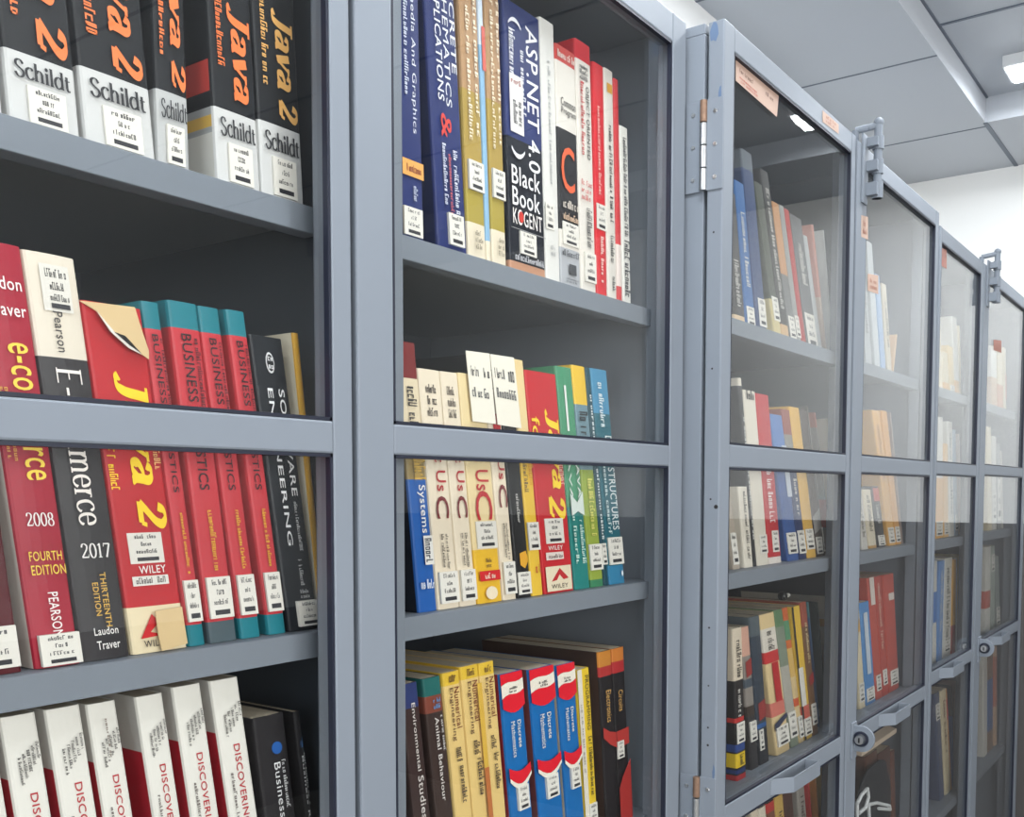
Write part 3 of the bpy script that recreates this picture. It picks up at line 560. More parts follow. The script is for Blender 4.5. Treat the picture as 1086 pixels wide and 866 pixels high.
shelf_row([
 (419.5, 429, 396, 425, 'black book with a worn label beside the centre post, middle right shelf', (30, 30, 33), [('L', .2, .95, .84, .96)]),
 (444.5, 464, 419.5, 361, 'blue systems book with cream upper spine and dark red top', (34, 92, 168), [('b', 0, .13, (120, 40, 40)), ('b', .13, .38, (224, 208, 176)), ('b', .38, .50, (150, 130, 84)), ('t', (12, 1), .3, .75, .16, .37, (60, 56, 54)), ('t', (7, 1), .3, .9, .40, .50, (206, 166, 70)), ('t', 'Systems', .34, .78, .52, .70, (236, 232, 226)), ('r', .45, .92, .71, .82, (230, 228, 222)), ('t', (5, 1), .5, .85, .72, .81, (40, 44, 60)), ('h', (6, 1), .1, .8, .875, .91, (220, 226, 236))], {'lcol': (22, 30, 42)}),
 (465.3, 487.4, 433.5, 389, 'cream and red Let Us C book, left of the row of four', LUC, lus()),
 (488.4, 506, 459, 392.5, 'slimmer cream and red Let Us C book, second of the row', LUC, lus()),
 (507, 533, 478, 394, 'cream and yellow Let Us C book with a barcode label midway', (232, 210, 160), [('b', .76, 1, (232, 184, 50)), ('t', 'Let Us', .30, .80, .26, .50, (186, 34, 44)), ('t', 'C', .20, .85, .50, .63, (186, 34, 44)), ('L', .14, .94, .635, .755), ('h', (4, 2), .4, .62, .80, .84, (90, 60, 40)), ('r', .10, .92, .855, .90, (206, 40, 44)), ('h', (5, 1), .3, .7, .865, .89, (244, 220, 200)), ('p', [(.5 + .24 * math.cos(.524 * k), .955 + .03 * math.sin(.524 * k)) for k in range(12)], (236, 220, 190))]),
 (534, 548, 497, 372, 'cream Let Us C book half hidden by a white slip', LUC, lus(), {'lcol': (40, 43, 48)}),
 (549.5, 564, 518, 375.5, 'black book with a small yellow badge, middle right shelf', (34, 34, 36), [('p', [(.55 + .28 * math.cos(.524 * k), .36 + .03 * math.sin(.524 * k)) for k in range(12)], (170, 140, 110)), ('t', (9, 1), .4, .6, .56, .68, (210, 206, 200)), ('p', [(.30, .81), (.75, .80), (.9, .84), (.62, .875), (.3, .86)], (226, 166, 50)), ('L', .05, .95, .89, .985)]),
 (564.7, 576.4, 534, 379, 'yellow book with a red mark squeezed left of the red Java book', (232, 190, 62), [('b', 0, .42, (232, 206, 150)), ('t', (12, 1), .1, .4, .34, .55, (120, 96, 60)), ('t', (9, 1), .55, .95, .34, .52, (214, 150, 30)), ('L', .02, .98, .68, .80), ('h', (3, 1), .4, .85, .86, .90, (190, 50, 50))]),
 (577.8, 609, 548, 390.7, 'bright red Java 2 book with a white triangle panel', (196, 36, 44), [('t', 'Java', .50, .92, .16, .52, (246, 208, 34), 'fat'), ('t', '2', .38, .92, .55, .66, (246, 208, 34), 'fat'), ('t', 'for', .06, .30, .20, .36, (246, 208, 34)), ('t', (9, 1), .8, .95, .4, .5, (230, 190, 170)), ('L', .18, .78, .655, .77), ('h', 'WILEY', .22, .70, .78, .80, (240, 230, 224)), ('r', .12, .70, .81, .845, (228, 214, 204)), ('h', (9, 1), .2, .66, .82, .838, (90, 70, 70)), ('r', .06, .90, .875, .99, (230, 216, 186)), ('p', [(.22, .945), (.52, .885), (.80, .935), (.62, .94), (.50, .915), (.40, .94)], (190, 40, 44)), ('h', 'WILEY', .2, .76, .958, .978, (60, 50, 46))]),
 (610, 626, 578, 386, 'green book with white streaks just right of the red Java book', (72, 146, 108), [('b', .62, 1, (34, 128, 122)), ('r', .36, .48, .08, .28, (230, 232, 226)), ('t', 'JAVA', .10, .34, .36, .60, (226, 234, 226)), ('t', 'JAVA', .58, .86, .40, .58, (226, 234, 226)), ('t', (12, 1), .56, .8, .68, .88, (200, 228, 216)), ('t', (9, 1), .14, .34, .64, .88, (200, 228, 216)), ('p', [(.1, .56), (.5, .6), (.9, .55), (.9, .66), (.5, .64), (.1, .66)], (220, 232, 224))]),
 (627, 640.4, 596, 385, 'yellow topped lime green book near the end of the middle shelf', (150, 168, 66), [('b', 0, .17, (232, 190, 56)), ('b', .17, .46, (110, 140, 150)), ('t', (9, 1), .2, .8, .2, .44, (40, 46, 50)), ('t', (18, 1), .34, .7, .50, .76, (232, 226, 120)), ('L', .04, .98, .80, .92), ('b', .965, 1, (60, 130, 90))]),
 (641, 646, 609, 387.5, 'dark teal slim book second from the end, middle right shelf', (26, 72, 84), [('t', (24, 1), .3, .75, .12, .78, (220, 230, 230)), ('L', .05, .95, .80, .90)]),
 (646.8, 663, 621.6, 389.5, 'teal book with big white lettering, last on the middle right shelf', (28, 98, 112), [('b', 0, .2, (70, 140, 176)), ('t', (10, 1), .3, .6, .06, .26, (224, 234, 236)), ('t', 'DATA STRUCTURES', .46, .86, .30, .74, (230, 236, 236)), ('t', (16, 1), .16, .36, .40, .76, (210, 226, 226)), ('L', .06, .96, .775, .905), ('b', .91, 1, (52, 128, 166)), ('p', [(.75 + .06 * math.cos(.524 * k), .95 + .014 * math.sin(.524 * k)) for k in range(12)], (230, 236, 240))]),
], ZA2, YL_A, .643, 1.095)
YB = (226, 194, 124)
def yb(): return [('b', 0, .055, (222, 184, 60)), ('h', (3, 1), .3, .7, .012, .042, (120, 90, 40)), ('t', 'Numerical', .52, .82, .065, .24, (116, 56, 34)), ('t', 'Engineering', .20, .46, .065, .29, (90, 60, 40)), ('t', (5, 1), .3, .62, .32, .38, (70, 56, 46)), ('t', (10, 1), .4, .7, .40, .56, (70, 56, 46))]
BLU, RD, IV = (16, 104, 172), (222, 26, 44), (238, 230, 214)
def wave():
    top = lambda a, b, c, d: [(k / 6, a + (b - a) * k / 6 + c * math.sin(math.pi * k / 6) + d * math.sin(2 * math.pi * k / 6)) for k in range(7)]
    def strip(p, q, c): return ('p', p + q[::-1], c)
    e0 = top(.055, .035, 0, -.006); e1 = top(.118, .090, 0, -.008); e2 = top(.165, .165, .030, 0); g0 = top(.455, .455, .028, 0); g1 = top(.505, .50, .045, 0); g2 = top(.525, .515, .055, 0)
    return [strip([(k / 6, 0) for k in range(7)], e0, RD), strip(e0, e1, IV), strip(e1, e2, RD), ('h', (4, 2), .34, .7, .068, .095, (50, 50, 50)),
            ('t', 'Discrete', .56, .72, .235, .37, IV), ('t', 'Mathematics', .26, .44, .235, .41, IV), strip(g0, g1, RD), strip(g1, g2, IV), ('L', .3, .8, .56, .68)]
shelf_row([
 (None, 442.5, 424, 727, 'dark brown book with a navy top, first on the lowest right shelf', (58, 42, 40), [('b', 0, .10, (46, 58, 106)), ('t', 'Environmental', .48, .68, .08, .36, (216, 210, 204)), ('t', 'Studies', .42, .74, .38, .56, (216, 210, 204))], {'slope': .105, 'dty': 5}),
 (None, 467, 448, 720.6, 'dark brown book with teal and rust top, second on the lowest right shelf', (60, 46, 42), [('b', 0, .075, (36, 100, 96)), ('b', .075, .145, (126, 66, 52)), ('h', (3, 2), .4, .8, .085, .13, (90, 140, 190)), ('t', 'Animal Behaviour', .38, .60, .165, .52, (216, 210, 204)), ('t', (12, 1), .70, .84, .16, .31, (200, 196, 190))], {'slope': .10, 'dty': 6.5}),
 (None, 487, 469, 714.6, 'pale yellow engineering book, left of three alike', YB, yb(), {'slope': .095, 'dty': 7, 'group': 'pale yellow engineering books'}),
 (None, 506.8, 488, 708, 'pale yellow engineering book, middle of three alike', YB, yb() + [('r', .74, 1, .08, .45, (214, 172, 70)), ('r', .74, 1, .45, .95, (186, 110, 60))], {'slope': .09, 'dty': 3, 'group': 'pale yellow engineering books'}),
 (None, 523.7, 507.6, 704, 'pale yellow engineering book, right of three alike and tallest', YB, yb(), {'slope': .085, 'dty': 5, 'group': 'pale yellow engineering books'}),
 (None, 552.6, 529.5, 716, 'blue book with red and white waves, leftmost of the three alike', BLU, wave(), {'slope': .085, 'dty': 7, 'group': 'blue books with red waves', 'lcol': (150, 40, 48)}),
 (None, 585.8, 560.3, 711, 'blue book with red and white waves, widest and middle of three alike', BLU, wave(), {'slope': .08, 'dty': 7, 'group': 'blue books with red waves', 'lcol': (120, 60, 60)}),
 (None, 608.3, 589.5, 706.3, 'blue book with red and white waves, right of three alike', BLU, wave(), {'slope': .075, 'dty': 7, 'group': 'blue books with red waves', 'lcol': (206, 190, 166)}),
 (None, 624.8, 610, 711.5, 'white and yellow book with black lettering beside the blue wave books', (232, 196, 48), [('r', 0, .34, 0, 1, (226, 218, 202)), ('t', 'PROGRAMMING', .55, .82, .04, .36, (50, 44, 30)), ('t', (20, 1), .55, .8, .40, .75, (60, 52, 36)), ('t', (12, 1), .1, .2, .2, .6, (150, 140, 130)), ('L', .3, .9, .80, .92)], {'slope': .06, 'dty': 5.5}),
 (None, 648, 634.6, 692, 'black book with orange and red top, left of the end pair', (34, 30, 32), [('b', 0, .085, (200, 130, 50)), ('b', .085, .14, (176, 52, 50)), ('t', 'Electronics', .36, .74, .22, .40, (206, 160, 90)), ('p', [(0, .42), (.5, .455), (1, .47), (1, .56), (.5, .53), (0, .48)], (180, 56, 50))], {'slope': .05, 'dty': 3.5, 'lcol': (66, 48, 42)}),
 (None, 661.6, 648.8, 688.5, 'black book with orange and red top at the right end of the lowest shelf', (32, 29, 31), [('b', 0, .075, (200, 120, 50)), ('b', .075, .14, (176, 46, 48)), ('t', 'Circuits', .30, .66, .24, .36, (206, 160, 90)), ('p', [(0, .47), (1, .465), (1, .56), (0, .57)], (180, 56, 50)), ('L', .02, .55, .53, .63), ('p', [(0, .80), (.3, .74), (1, .65), (1, 1), (0, 1)], (170, 48, 44))], {'slope': .045, 'dty': 4}),
], ZA3, YL_A, .643, 1.098)

# ------------------------------------------------------------------ loose things in the nearest bookcase
def leaf(name, quad, th, m, label, cat, writing=None, group=None):
    """sheet given by four world points (counter-clockwise from the viewer), th thick behind its face"""
    q = [Vector(p) for p in quad]; n = (q[1] - q[0]).cross(q[3] - q[0]).normalized(); o = sum(q, Vector()) / 4
    mb = MB(); b = [p - o for p in q] + [p - o - n * th for p in q]
    mb.add(b, [(0, 1, 2, 3), (7, 6, 5, 4), (0, 4, 5, 1), (1, 5, 6, 2), (2, 6, 7, 3), (3, 7, 4, 0)], m)
    for k, (rows, u0, u1, v0, v1, colr) in enumerate(writing or []):
        v, f = fit(scrib(*rows), u0, u1, v0, v1)
        mb.add([(b[0] + (b[1] - b[0]) * x + (b[3] - b[0]) * y) + n * .0003 for x, y in v], f, ink(colr))
    ob = mb.build(name, loc=o); return tag(ob, label, cat, group)
def pq(px, Y): return [(lambda r: (r[0], Y, r[1]))(onY(x, y, Y)) for x, y in px]
HW = [((5, 1, 3), .12, .44, .66, .80, (70, 70, 74)), ((2, 1, 5), .66, .9, .66, .80, (70, 70, 74)), ((6, 1, 8), .1, .8, .36, .50, (90, 90, 92))]
leaf('paper_slip', pq([(501.5, 446.5), (526, 449.5), (519, 374.7), (494, 371.5)], .5985), .0006, mat('handwritten_paper', (232, 226, 210), .7), 'white handwritten paper slip over the cream book spines, left of the two', 'paper', HW)
leaf('paper_slip', pq([(528, 450), (553, 454), (545, 379), (519.8, 375.2)], .5982), .0006, mat('handwritten_paper', (232, 226, 210), .7), 'white handwritten paper slip beside the red Java book, right of the two', 'paper', [((4, 1, 13), .1, .5, .68, .82, (70, 70, 74)), ((2, 1, 15), .66, .9, .66, .82, (70, 70, 74)), ((7, 1, 18), .1, .9, .40, .54, (90, 90, 92))])
# torn cover flap and loose foot paper of the bulky red book (parts of that book)
jb = [b for b in BOOKS if 'torn tan' in b['label']][0]; Hj = .2485
def part_sheet(name, root, pts, ys, th, m):
    o = Vector(root.location); a = []
    for (x, y), Y in zip(pts, ys): X, Z = onY(x, y, Y); a.append(Vector((X, Y, Z)) - o)
    b = [p + Vector((0, th, 0)) for p in a]; n = len(a)
    mb = MB(); mb.add(a + b, [list(range(n)), list(range(n, 2 * n))[::-1]] + [[k, n + k, n + (k + 1) % n, (k + 1) % n] for k in range(n)], m); return mb.build(name, root)
part_sheet('torn_flap', jb, [(84, 318.5), (143, 325.5), (149, 345), (158, 372), (158, 381), (151, 376), (137, 369), (118, 352), (103, 330)], [.5975] * 9, .0008, TAN)
part_sheet('torn_edge', jb, [(103, 330), (118, 352), (137, 369), (150, 375.5), (146, 371), (133, 356), (122, 352)], [.5968] * 7, .0006, PAPER)
part_sheet('torn_edge', jb, [(122, 352), (133, 356), (150, 374.5), (138, 366)], [.5964] * 4, .0004, BLACKP)
part_sheet('foot_paper', jb, [(165, 648), (193, 643), (199, 682), (172, 690), (168, 672)], [.5972] * 5, .0008, TAN)
# ------------------------------------------------------------------ books in the middle bookcase
YB_ = .5575
G0, G1, G2 = (92, 92, 92), (130, 130, 128), (168, 166, 160)
def lb(a=.80, b=.95): return ('L', .08, .92, a, b)
def tx(n=20, a=.1, b=.7, c=(210, 206, 198), u=.3, v=.7): return ('t', (n, 1), u, v, a, b, c)
shelf_row([
 (779.5, 791, 768, 200, 'charcoal book at the left end of the top shelf behind the hinged glass door', (66, 64, 64), [('b', .92, 1, (214, 186, 150)), tx(20, .5, .85)]),
 (792.5, 802, 770, 185, 'bright blue slim book on the top shelf of the middle bookcase', (56, 102, 158), [lb(.84, .97), tx(16, .2, .7)]),
 (803, 814, 780, 153, 'dark navy tall book beside the bright blue slim one', (50, 68, 108), [('b', 0, .1, (96, 104, 112)), ('L', .3, .95, .80, .96)]),
 (822, 829.7, 797, 190, 'olive edged dark book with a pale foot, top shelf of the middle bookcase', (72, 76, 64), [('b', .74, 1, (206, 190, 140)), ('L', .2, .98, .72, .88)]),
 (830.2, 838, 804, 177, 'thin black book with cream edges, tallest of the top shelf middle bookcase', (56, 54, 52), [tx(30, .1, .8), ('b', .9, 1, (206, 170, 126))]),
 (838.5, 845.5, 812, 209, 'tan and orange slim book left of the red one, middle bookcase', (190, 140, 96), [('b', .5, 1, (112, 112, 110)), lb(.8, .96)]),
 (846, 850.8, 820, 213, 'grey slim book squeezed left of the red one, middle bookcase', (150, 150, 146), [lb(.78, .94)]),
 (851.2, 856, 825.5, 217, 'faded red slim book in the top shelf of the middle bookcase', (176, 62, 58), []),
 (857, 868.5, 834, 224, 'smoky grey book with a white label, right of the faded red one', (104, 104, 104), [lb(.72, .98), tx(16, .2, .5)]),
 (869, 873, 845, 245, 'pale grey thin book near the right end of the middle top shelf', (176, 178, 178), []),
 (876, 883, 861, 238, 'pinkish book near the right end of the middle top shelf', (196, 140, 126), [('b', .55, 1, (196, 176, 160))]),
 (883.5, 889.5, 873, 244, 'white book at the right end of the middle top shelf', (214, 214, 210), [tx(18, .2, .8, (150, 140, 130))]),
], Bz1, YB_, 1.192, 1.6325, depth=.16)
shelf_row([
 (778, 785, 765, 500, 'worn cream book with a label at the left end of the second shelf, middle bookcase', (176, 164, 148), [lb(.62, .95)]),
 (790, 799, 783, 516, 'short cream book printed with a column of small letters, middle bookcase', (226, 218, 202), [('t', (26, 1), .4, .72, .06, .9, (60, 54, 50))]),
 (799.5, 803, 780, 400, 'tall black book with white marks behind the short cream one', (46, 46, 48), [('t', (20, 1), .3, .8, .2, .85, (220, 218, 214)), ('b', 0, .04, (224, 216, 200))]),
 (803.5, 815.5, 788, 413, 'white book with a dark top mark left of the red one, middle bookcase', (222, 214, 198), [('h', (3, 1), .2, .8, .0, .05, (30, 30, 30)), ('L', .3, .95, .82, .93)]),
 (816, 829, 797, 416, 'red book with white lettering on the second shelf, middle bookcase', (190, 42, 48), [tx(18, .3, .75, (240, 226, 222)), ('L', .35, .85, .80, .93), ('b', .96, 1, (226, 216, 206))]),
 (836, 847.5, 805, 437, 'blue book with white streaked corner right of the red one, middle bookcase', (52, 86, 148), [('b', 0, .3, (90, 126, 184)), ('r', .6, 1, .2, .55, (196, 202, 212)), lb(.80, .95)]),
 (848, 856, 822, 432.5, 'grey book with rusty red top and navy foot, middle bookcase', (142, 138, 130), [('b', 0, .16, (146, 74, 60)), ('b', .4, 1, (40, 54, 96)), lb(.80, .96), tx(8, .45, .7)]),
 (856.4, 866, 834.5, 430.5, 'yellow book with a label on the second shelf, middle bookcase', (222, 176, 84), [lb(.80, .94)]),
 (866.4, 874, 842, 433, 'dark brown book with pale edge right of the yellow one', (78, 66, 58), [('p', [(0, .72), (1, .66), (1, .8), (0, .84)], (150, 146, 142)), lb(.86, .98)]),
 (874.5, 881.5, 855, 430.5, 'charcoal book with thin cream edges on the second shelf, middle bookcase', (74, 70, 66), [('r', 0, .2, 0, 1, (206, 192, 168)), lb(.80, .97)]),
 (882, 887, 864, 437.5, 'grey book with a red foot near the right end of the second shelf', (120, 112, 104), [('b', 0, .1, (150, 84, 66)), ('b', .60, .8, (150, 50, 46)), lb(.8, .98)]),
 (887.4, 891, 877, 444, 'cream slim book at the right end of the second shelf, middle bookcase', (206, 190, 166), []),
], Bz2, YB_, 1.192, 1.6325, depth=.16)
shelf_row([
 (782, 791.5, 777, 667, 'black and cream book with red, blue and yellow foot, middle bookcase lower shelf', (34, 32, 32), [('b', 0, .34, (214, 200, 178)), ('t', (10, 1), .3, .8, .08, .32, (50, 44, 40)), tx(8, .4, .58), ('b', .585, .615, (190, 50, 46)), ('L', .08, .92, .62, .755), ('b', .76, .81, (44, 70, 132)), ('b', .82, .915, (232, 196, 40)), ('t', (5, 1), .3, .7, .83, .90, (60, 50, 20)), ('b', .93, .955, (36, 56, 110)), ('b', .965, 1, (186, 44, 48))], {'dy': -.006}),
 (797, 805, 785.5, 665.6, 'grey pictorial book with a pinkish top, second on the lower shelf, middle bookcase', (140, 132, 124), [('b', 0, .2, (206, 160, 140)), ('p', [(.2, .24), (.9, .22), (.9, .33), (.2, .35)], (150, 50, 46)), ('b', .36, .42, (70, 80, 90)), ('b', .55, .62, (60, 48, 40)), ('b', .62, 1, (50, 48, 50)), ('L', .1, .9, .66, .80)]),
 (806, 816, 794.8, 655, 'slate navy book with rounded top on the lower shelf, middle bookcase', (52, 62, 74), [('b', 0, .13, (84, 94, 100)), ('p', [(.2, .58), (.9, .56), (.9, .68), (.2, .70)], (150, 54, 50)), ('b', .72, .75, (40, 90, 150)), ('L', .1, .5, .76, .9), ('b', .76, 1, (36, 38, 44))]),
 (824, 838, 803.5, 653, 'cream book with red stripe and boxed tan foot, middle bookcase lower shelf', (222, 196, 146), [('b', .1, .26, (222, 214, 200)), ('t', (8, 1), .3, .7, .12, .25, (60, 54, 50)), ('b', .26, .34, (196, 50, 50)), ('r', .35, .8, .34, .62, (186, 36, 40)), ('b', .62, .72, (214, 120, 104)), ('p', [(.02, .77), (.5, .74), (.98, .72), (.98, .75), (.02, .82)], (50, 56, 80)), ('L', .1, .95, .80, .94)]),
 (839.3, 847.5, 812.5, 649.5, 'grey green book between the cream and the orange striped ones', (128, 138, 120), [('b', 0, .12, (96, 128, 92)), ('b', .4, .75, (176, 172, 160)), ('L', .05, .95, .74, .93)]),
 (848, 853, 824, 646.5, 'orange and green striped book on the lower shelf, middle bookcase', (216, 190, 140), [('b', 0, .09, (196, 98, 50)), ('b', .09, .23, (92, 142, 106)), ('b', .23, .29, (206, 110, 56)), ('b', .29, .5, (214, 176, 100)), ('b', .66, .72, (206, 90, 50)), lb(.80, .96)]),
 (853.4, 861.8, 839, 644, 'bright yellow book with a black edge on the lower shelf, middle bookcase', (224, 184, 66), [('r', 0, .2, 0, 1, (50, 46, 44)), ('r', .05, .6, .45, .74, (224, 220, 210)), ('b', .74, .86, (206, 100, 84)), lb(.84, .97)]),
 (862.2, 868, 848.8, 639, 'brown book with red emblem right of the bright yellow one', (116, 84, 56), [('b', 0, .18, (150, 78, 60)), tx(14, .15, .45, (226, 206, 160)), ('p', [(.2, .55), (.9, .52), (.9, .6), (.2, .62)], (160, 44, 44)), ('L', .1, .9, .76, .92)]),
 (869, 877, 856.5, 638.5, 'steel blue book on the lower shelf of the middle bookcase', (78, 104, 138), [('b', 0, .12, (80, 128, 134)), ('p', [(.25, .86), (.75, .84), (.75, .9), (.25, .92)], (196, 200, 200))], {'dy': .012}),
 (878, 884, 866, 638.5, 'dark green book with cream panel near the end of the lower shelf, middle bookcase', (74, 84, 82), [('r', .1, .9, .05, .2, (120, 130, 130)), ('r', .1, .6, .3, .7, (206, 198, 182)), ('t', (10, 1), .2, .5, .32, .68, (50, 50, 50))], {'dy': .012}),
 (885, 890, 875, 632.5, 'cream newspaper-like book at the right end of the lower shelf, middle bookcase', (206, 196, 178), [('b', .18, .24, (206, 150, 70)), tx(12, .03, .16, (90, 80, 70))], {'dy': .012}),
], Bz3, YB_, 1.192, 1.6325, depth=.15)
names4 = ['cream book on the bottom row, left of its red topped neighbour', 'second cream book on the bottom row behind the handle door', 'red topped brown book on the bottom row, middle bookcase', 'yellow book with dark title under the pull handle', 'dark brown book under the pull handle', 'grey book under the pull handle of the hinged door', 'slim red book under the right end of the pull handle', 'orange book under the right end of the pull handle', 'pale yellow tall book at the end of the bottom row, middle bookcase']
cols4 = [(222, 208, 186), (226, 216, 196), (128, 84, 66), (206, 170, 92), (84, 58, 50), (150, 144, 136), (178, 56, 54), (220, 150, 84), (228, 200, 140)]
rows4 = []
for k, (n_, c_) in enumerate(zip(names4, cols4)):
    xl = [797, 805, 813, 822, 831, 845, 857, 864, 872][k]; xr = [804, 812, 821, 830, 840, 855, 863, 871, 880][k]
    yt = [861, 858, 853, 846, 843, 830, 826, 818, 806][k]
    rows4.append((None, xr, xl, yt, n_, c_, [('t', (14, 1), .3, .7, .1, .6, (70, 56, 46))] + ([('b', 0, .06, (190, 60, 56))] if k == 2 else []), {'slope': .08, 'dty': 3}))
shelf_row(rows4, Bz4, YB_ + .004, 1.192, 1.6325, depth=.15)
shelf_row([
 (None, 917, 910, 262, 'pale grey book at the left end of the top shelf behind the bolted door', (170, 174, 176), [tx(14, .2, .7, (120, 120, 120))], {'slope': .07}),
 (None, 925, 919, 255, 'silver rounded tall book on the top shelf behind the bolted door', (186, 190, 192), [], {'slope': .07}),
 (None, 933, 928, 290, 'pale blue book on the top shelf behind the bolted door', (140, 166, 200), [], {'slope': .07}),
 (None, 940, 935, 300, 'cream slim book with dark specks behind the bolted door', (206, 196, 176), [tx(12, .2, .7, (90, 90, 90))], {'slope': .07}),
 (None, 952, 945, 352, 'tan short book leaning low behind the bolted door', (196, 160, 120), [], {'slope': -.1}),
], Bz1, YB_, 1.747, 2.10, depth=.16)
shelf_row([
 (914.5, 921, 907, 516, 'white bound book leaning at the left end behind the lock side door', (206, 202, 194), [tx(18, .1, .8, (110, 104, 98))]),
 (922, 930, 915, 519, 'cream book with printed spine left of the dark red labelled one', (222, 210, 186), [tx(20, .1, .7, (80, 70, 60)), ('b', .95, 1, (190, 150, 90))]),
 (931.6, 939.5, 919, 515.6, 'charcoal book with a red tag near its top behind the bolted door', (64, 64, 66), [('r', .2, .95, .03, .24, (206, 96, 80)), tx(10, .3, .6), lb(.80, .97)]),
 (943, 950, 925, 434.5, 'orange yellow tall book behind the bolted door, left of a pair', (226, 172, 90), [tx(16, .1, .5, (170, 110, 50)), lb(.86, .98)]),
 (950.4, 956, 934.5, 435, 'orange yellow tall book behind the bolted door, right of a pair', (220, 160, 78), [lb(.86, .98)]),
 (957, 961, 944, 437, 'grey and rust slim book beside the orange yellow pair', (150, 132, 122), []),
], Bz2, YB_, 1.747, 2.10, depth=.16)
shelf_row([
 (912, 918, 903, 616, 'cream book at the left end of the lower shelf behind the locked door', (222, 208, 176), [lb(.8, .95), ('b', .3, .4, (206, 160, 60))]),
 (919, 928.8, 911, 640, 'sky blue book standing left of the three red ones', (84, 140, 196), [lb(.84, .97), ('r', .3, .7, .1, .7, (206, 216, 226))]),
 (929.3, 936, 918, 613.5, 'red book with pale top patch, left of the three red ones', (190, 84, 70), [('r', .25, .9, .0, .22, (226, 214, 204)), ('L', .2, .9, .80, .93)]),
 (936.4, 942.6, 927.5, 611.5, 'red book with speckled title, middle of the three red ones', (184, 74, 62), [tx(20, .06, .6, (224, 190, 170)), ('L', .2, .9, .78, .91)]),
 (943, 953.5, 936.5, 610, 'red wide book with a clean label, right of the three red ones', (190, 82, 68), [('r', .4, .9, .16, .22, (230, 220, 210)), ('L', .2, .95, .82, .95)]),
], Bz3, YB_, 1.747, 2.10, depth=.16)
shelf_row([
 (None, 930, 918, 803, 'brown bound volume under the cream pad behind the lock', (96, 62, 46), [tx(12, .2, .7, (150, 110, 80))], {'slope': .02}),
 (None, 944, 931, 800, 'dark brown bound volume under the cream pad, beside the lock', (84, 54, 42), [], {'slope': .02}),
 (None, 958, 945, 797, 'reddish brown bound volume under the cream pad, right one', (110, 70, 54), [], {'slope': .02}),
], Bz4, YB_, 1.747, 2.10, depth=.2)

# ------------------------------------------------------------------ books in the farthest bookcase
def far(spec, zs, xmin, xmax, where):
    rows = []
    for bl, br, tx_, ty, lab, col, op in spec: rows.append((bl, br, tx_, ty, lab + ' ' + where, col, op))
    shelf_row(rows, zs, YB_, xmin, xmax, depth=.16)
W2, CR, OR2 = (216, 212, 202), (222, 206, 170), (226, 176, 96)
far([(995, 1000, 992, 330, 'pale cream thin book leftmost', CR, [tx()]), (1001, 1007, 999, 372, 'cream book with amber foot second', CR, [('b', .75, 1, OR2)]), (1007.5, 1013, 1005, 366, 'yellowish book third', (226, 196, 130), [lb()]), (1013.5, 1018, 1010, 335, 'tall white book fourth', W2, [('b', .8, 1, OR2)]), (1019, 1025, 1017, 345, 'tall cream book at the right', CR, [lb()])], Bz1, 2.213, 2.575, 'on top shelf, left door of farthest bookcase')
far([(992, 1000, 992, 441, 'white book with amber lower half leftmost', W2, [('b', .5, 1, (226, 166, 70)), lb(.86, .98)]), (1001, 1006, 999, 470, 'yellow book second', OR2, [lb(.84, .97)]), (1007, 1012, 1002.5, 446, 'tall white book third', W2, [tx(16, .1, .8, (120, 120, 120))]), (1013, 1018, 1009, 455, 'pale blue grey book fourth', (150, 168, 186), [lb()]), (1020, 1025, 1017, 460, 'pale pinkish book at the right', (206, 186, 172), [lb()])], Bz2, 2.213, 2.575, 'on second shelf, left door of farthest bookcase')
far([(989, 993, 990, 595, 'white book over blue leftmost', W2, [('b', .3, .6, (70, 120, 186))]), (994, 999, 997, 595, 'blue edged white book second', (96, 140, 196), [tx()]), (1000, 1008, 999, 593, 'white book with black print third', W2, [tx(22, .1, .8, (60, 60, 60)), lb()]), (1009, 1014, 1008, 594, 'amber yellow book fourth', (222, 166, 60), [('b', .7, 1, (160, 60, 50))]), (1015, 1020, 1014, 592, 'pale grey book fifth', (200, 200, 198), [lb(.1, .3)]), (1021, 1026, 1021, 588, 'yellow and white book at the right', (226, 200, 120), [])], Bz3 + .01, 2.213, 2.575, 'on lower shelf, left door of farthest bookcase')
shelf_row([(None, 996, 991, 736, 'navy and white book leftmost on bottom row, left door of farthest bookcase', (70, 80, 110), [lb(.1, .25)], {'slope': .05}), (None, 1003, 997.5, 733, 'cream book second on bottom row, left door of farthest bookcase', CR, [tx(14, .1, .6, (120, 90, 70))], {'slope': .05}), (None, 1008, 1003.5, 730, 'red and yellow book third on bottom row, left door of farthest bookcase', (206, 150, 90), [('b', .1, .3, (196, 66, 56))], {'slope': .05}), (None, 1017, 1009, 727, 'black and blue book on bottom row, left door of farthest bookcase', (40, 42, 46), [('b', .3, 1, (60, 90, 140))], {'slope': .03}), (None, 1024, 1018, 723, 'rosy cream book at the right of bottom row, left door of farthest bookcase', (206, 170, 150), [], {'slope': .03})], Bz4, YB_, 2.213, 2.575, depth=.16)
far([(1052, 1058, 1051, 366, 'white book with tan foot leftmost', W2, [('b', .5, 1, (206, 170, 130))]), (1058.5, 1064, 1058, 366, 'cream book in the middle', CR, [('b', .6, 1, (206, 140, 90))]), (1064.5, 1069, 1064, 368, 'cream book with orange edge at the right', CR, [('r', .6, 1, .4, .8, (206, 120, 84))])], Bz1, 2.722, 3.118, 'on top shelf, right door of farthest bookcase')
far([(1048, 1052, 1047, 452, 'cream book leftmost', CR, []), (1052.5, 1057, 1052, 462, 'white book second', W2, [lb(.6, .9)]), (1058, 1062, 1056, 470, 'grey book with white label third', (150, 150, 148), [lb(.3, .9)]), (1064, 1068, 1062, 478, 'pale short book at the right', W2, [])], Bz2, 2.722, 3.118, 'on second shelf, right door of farthest bookcase')
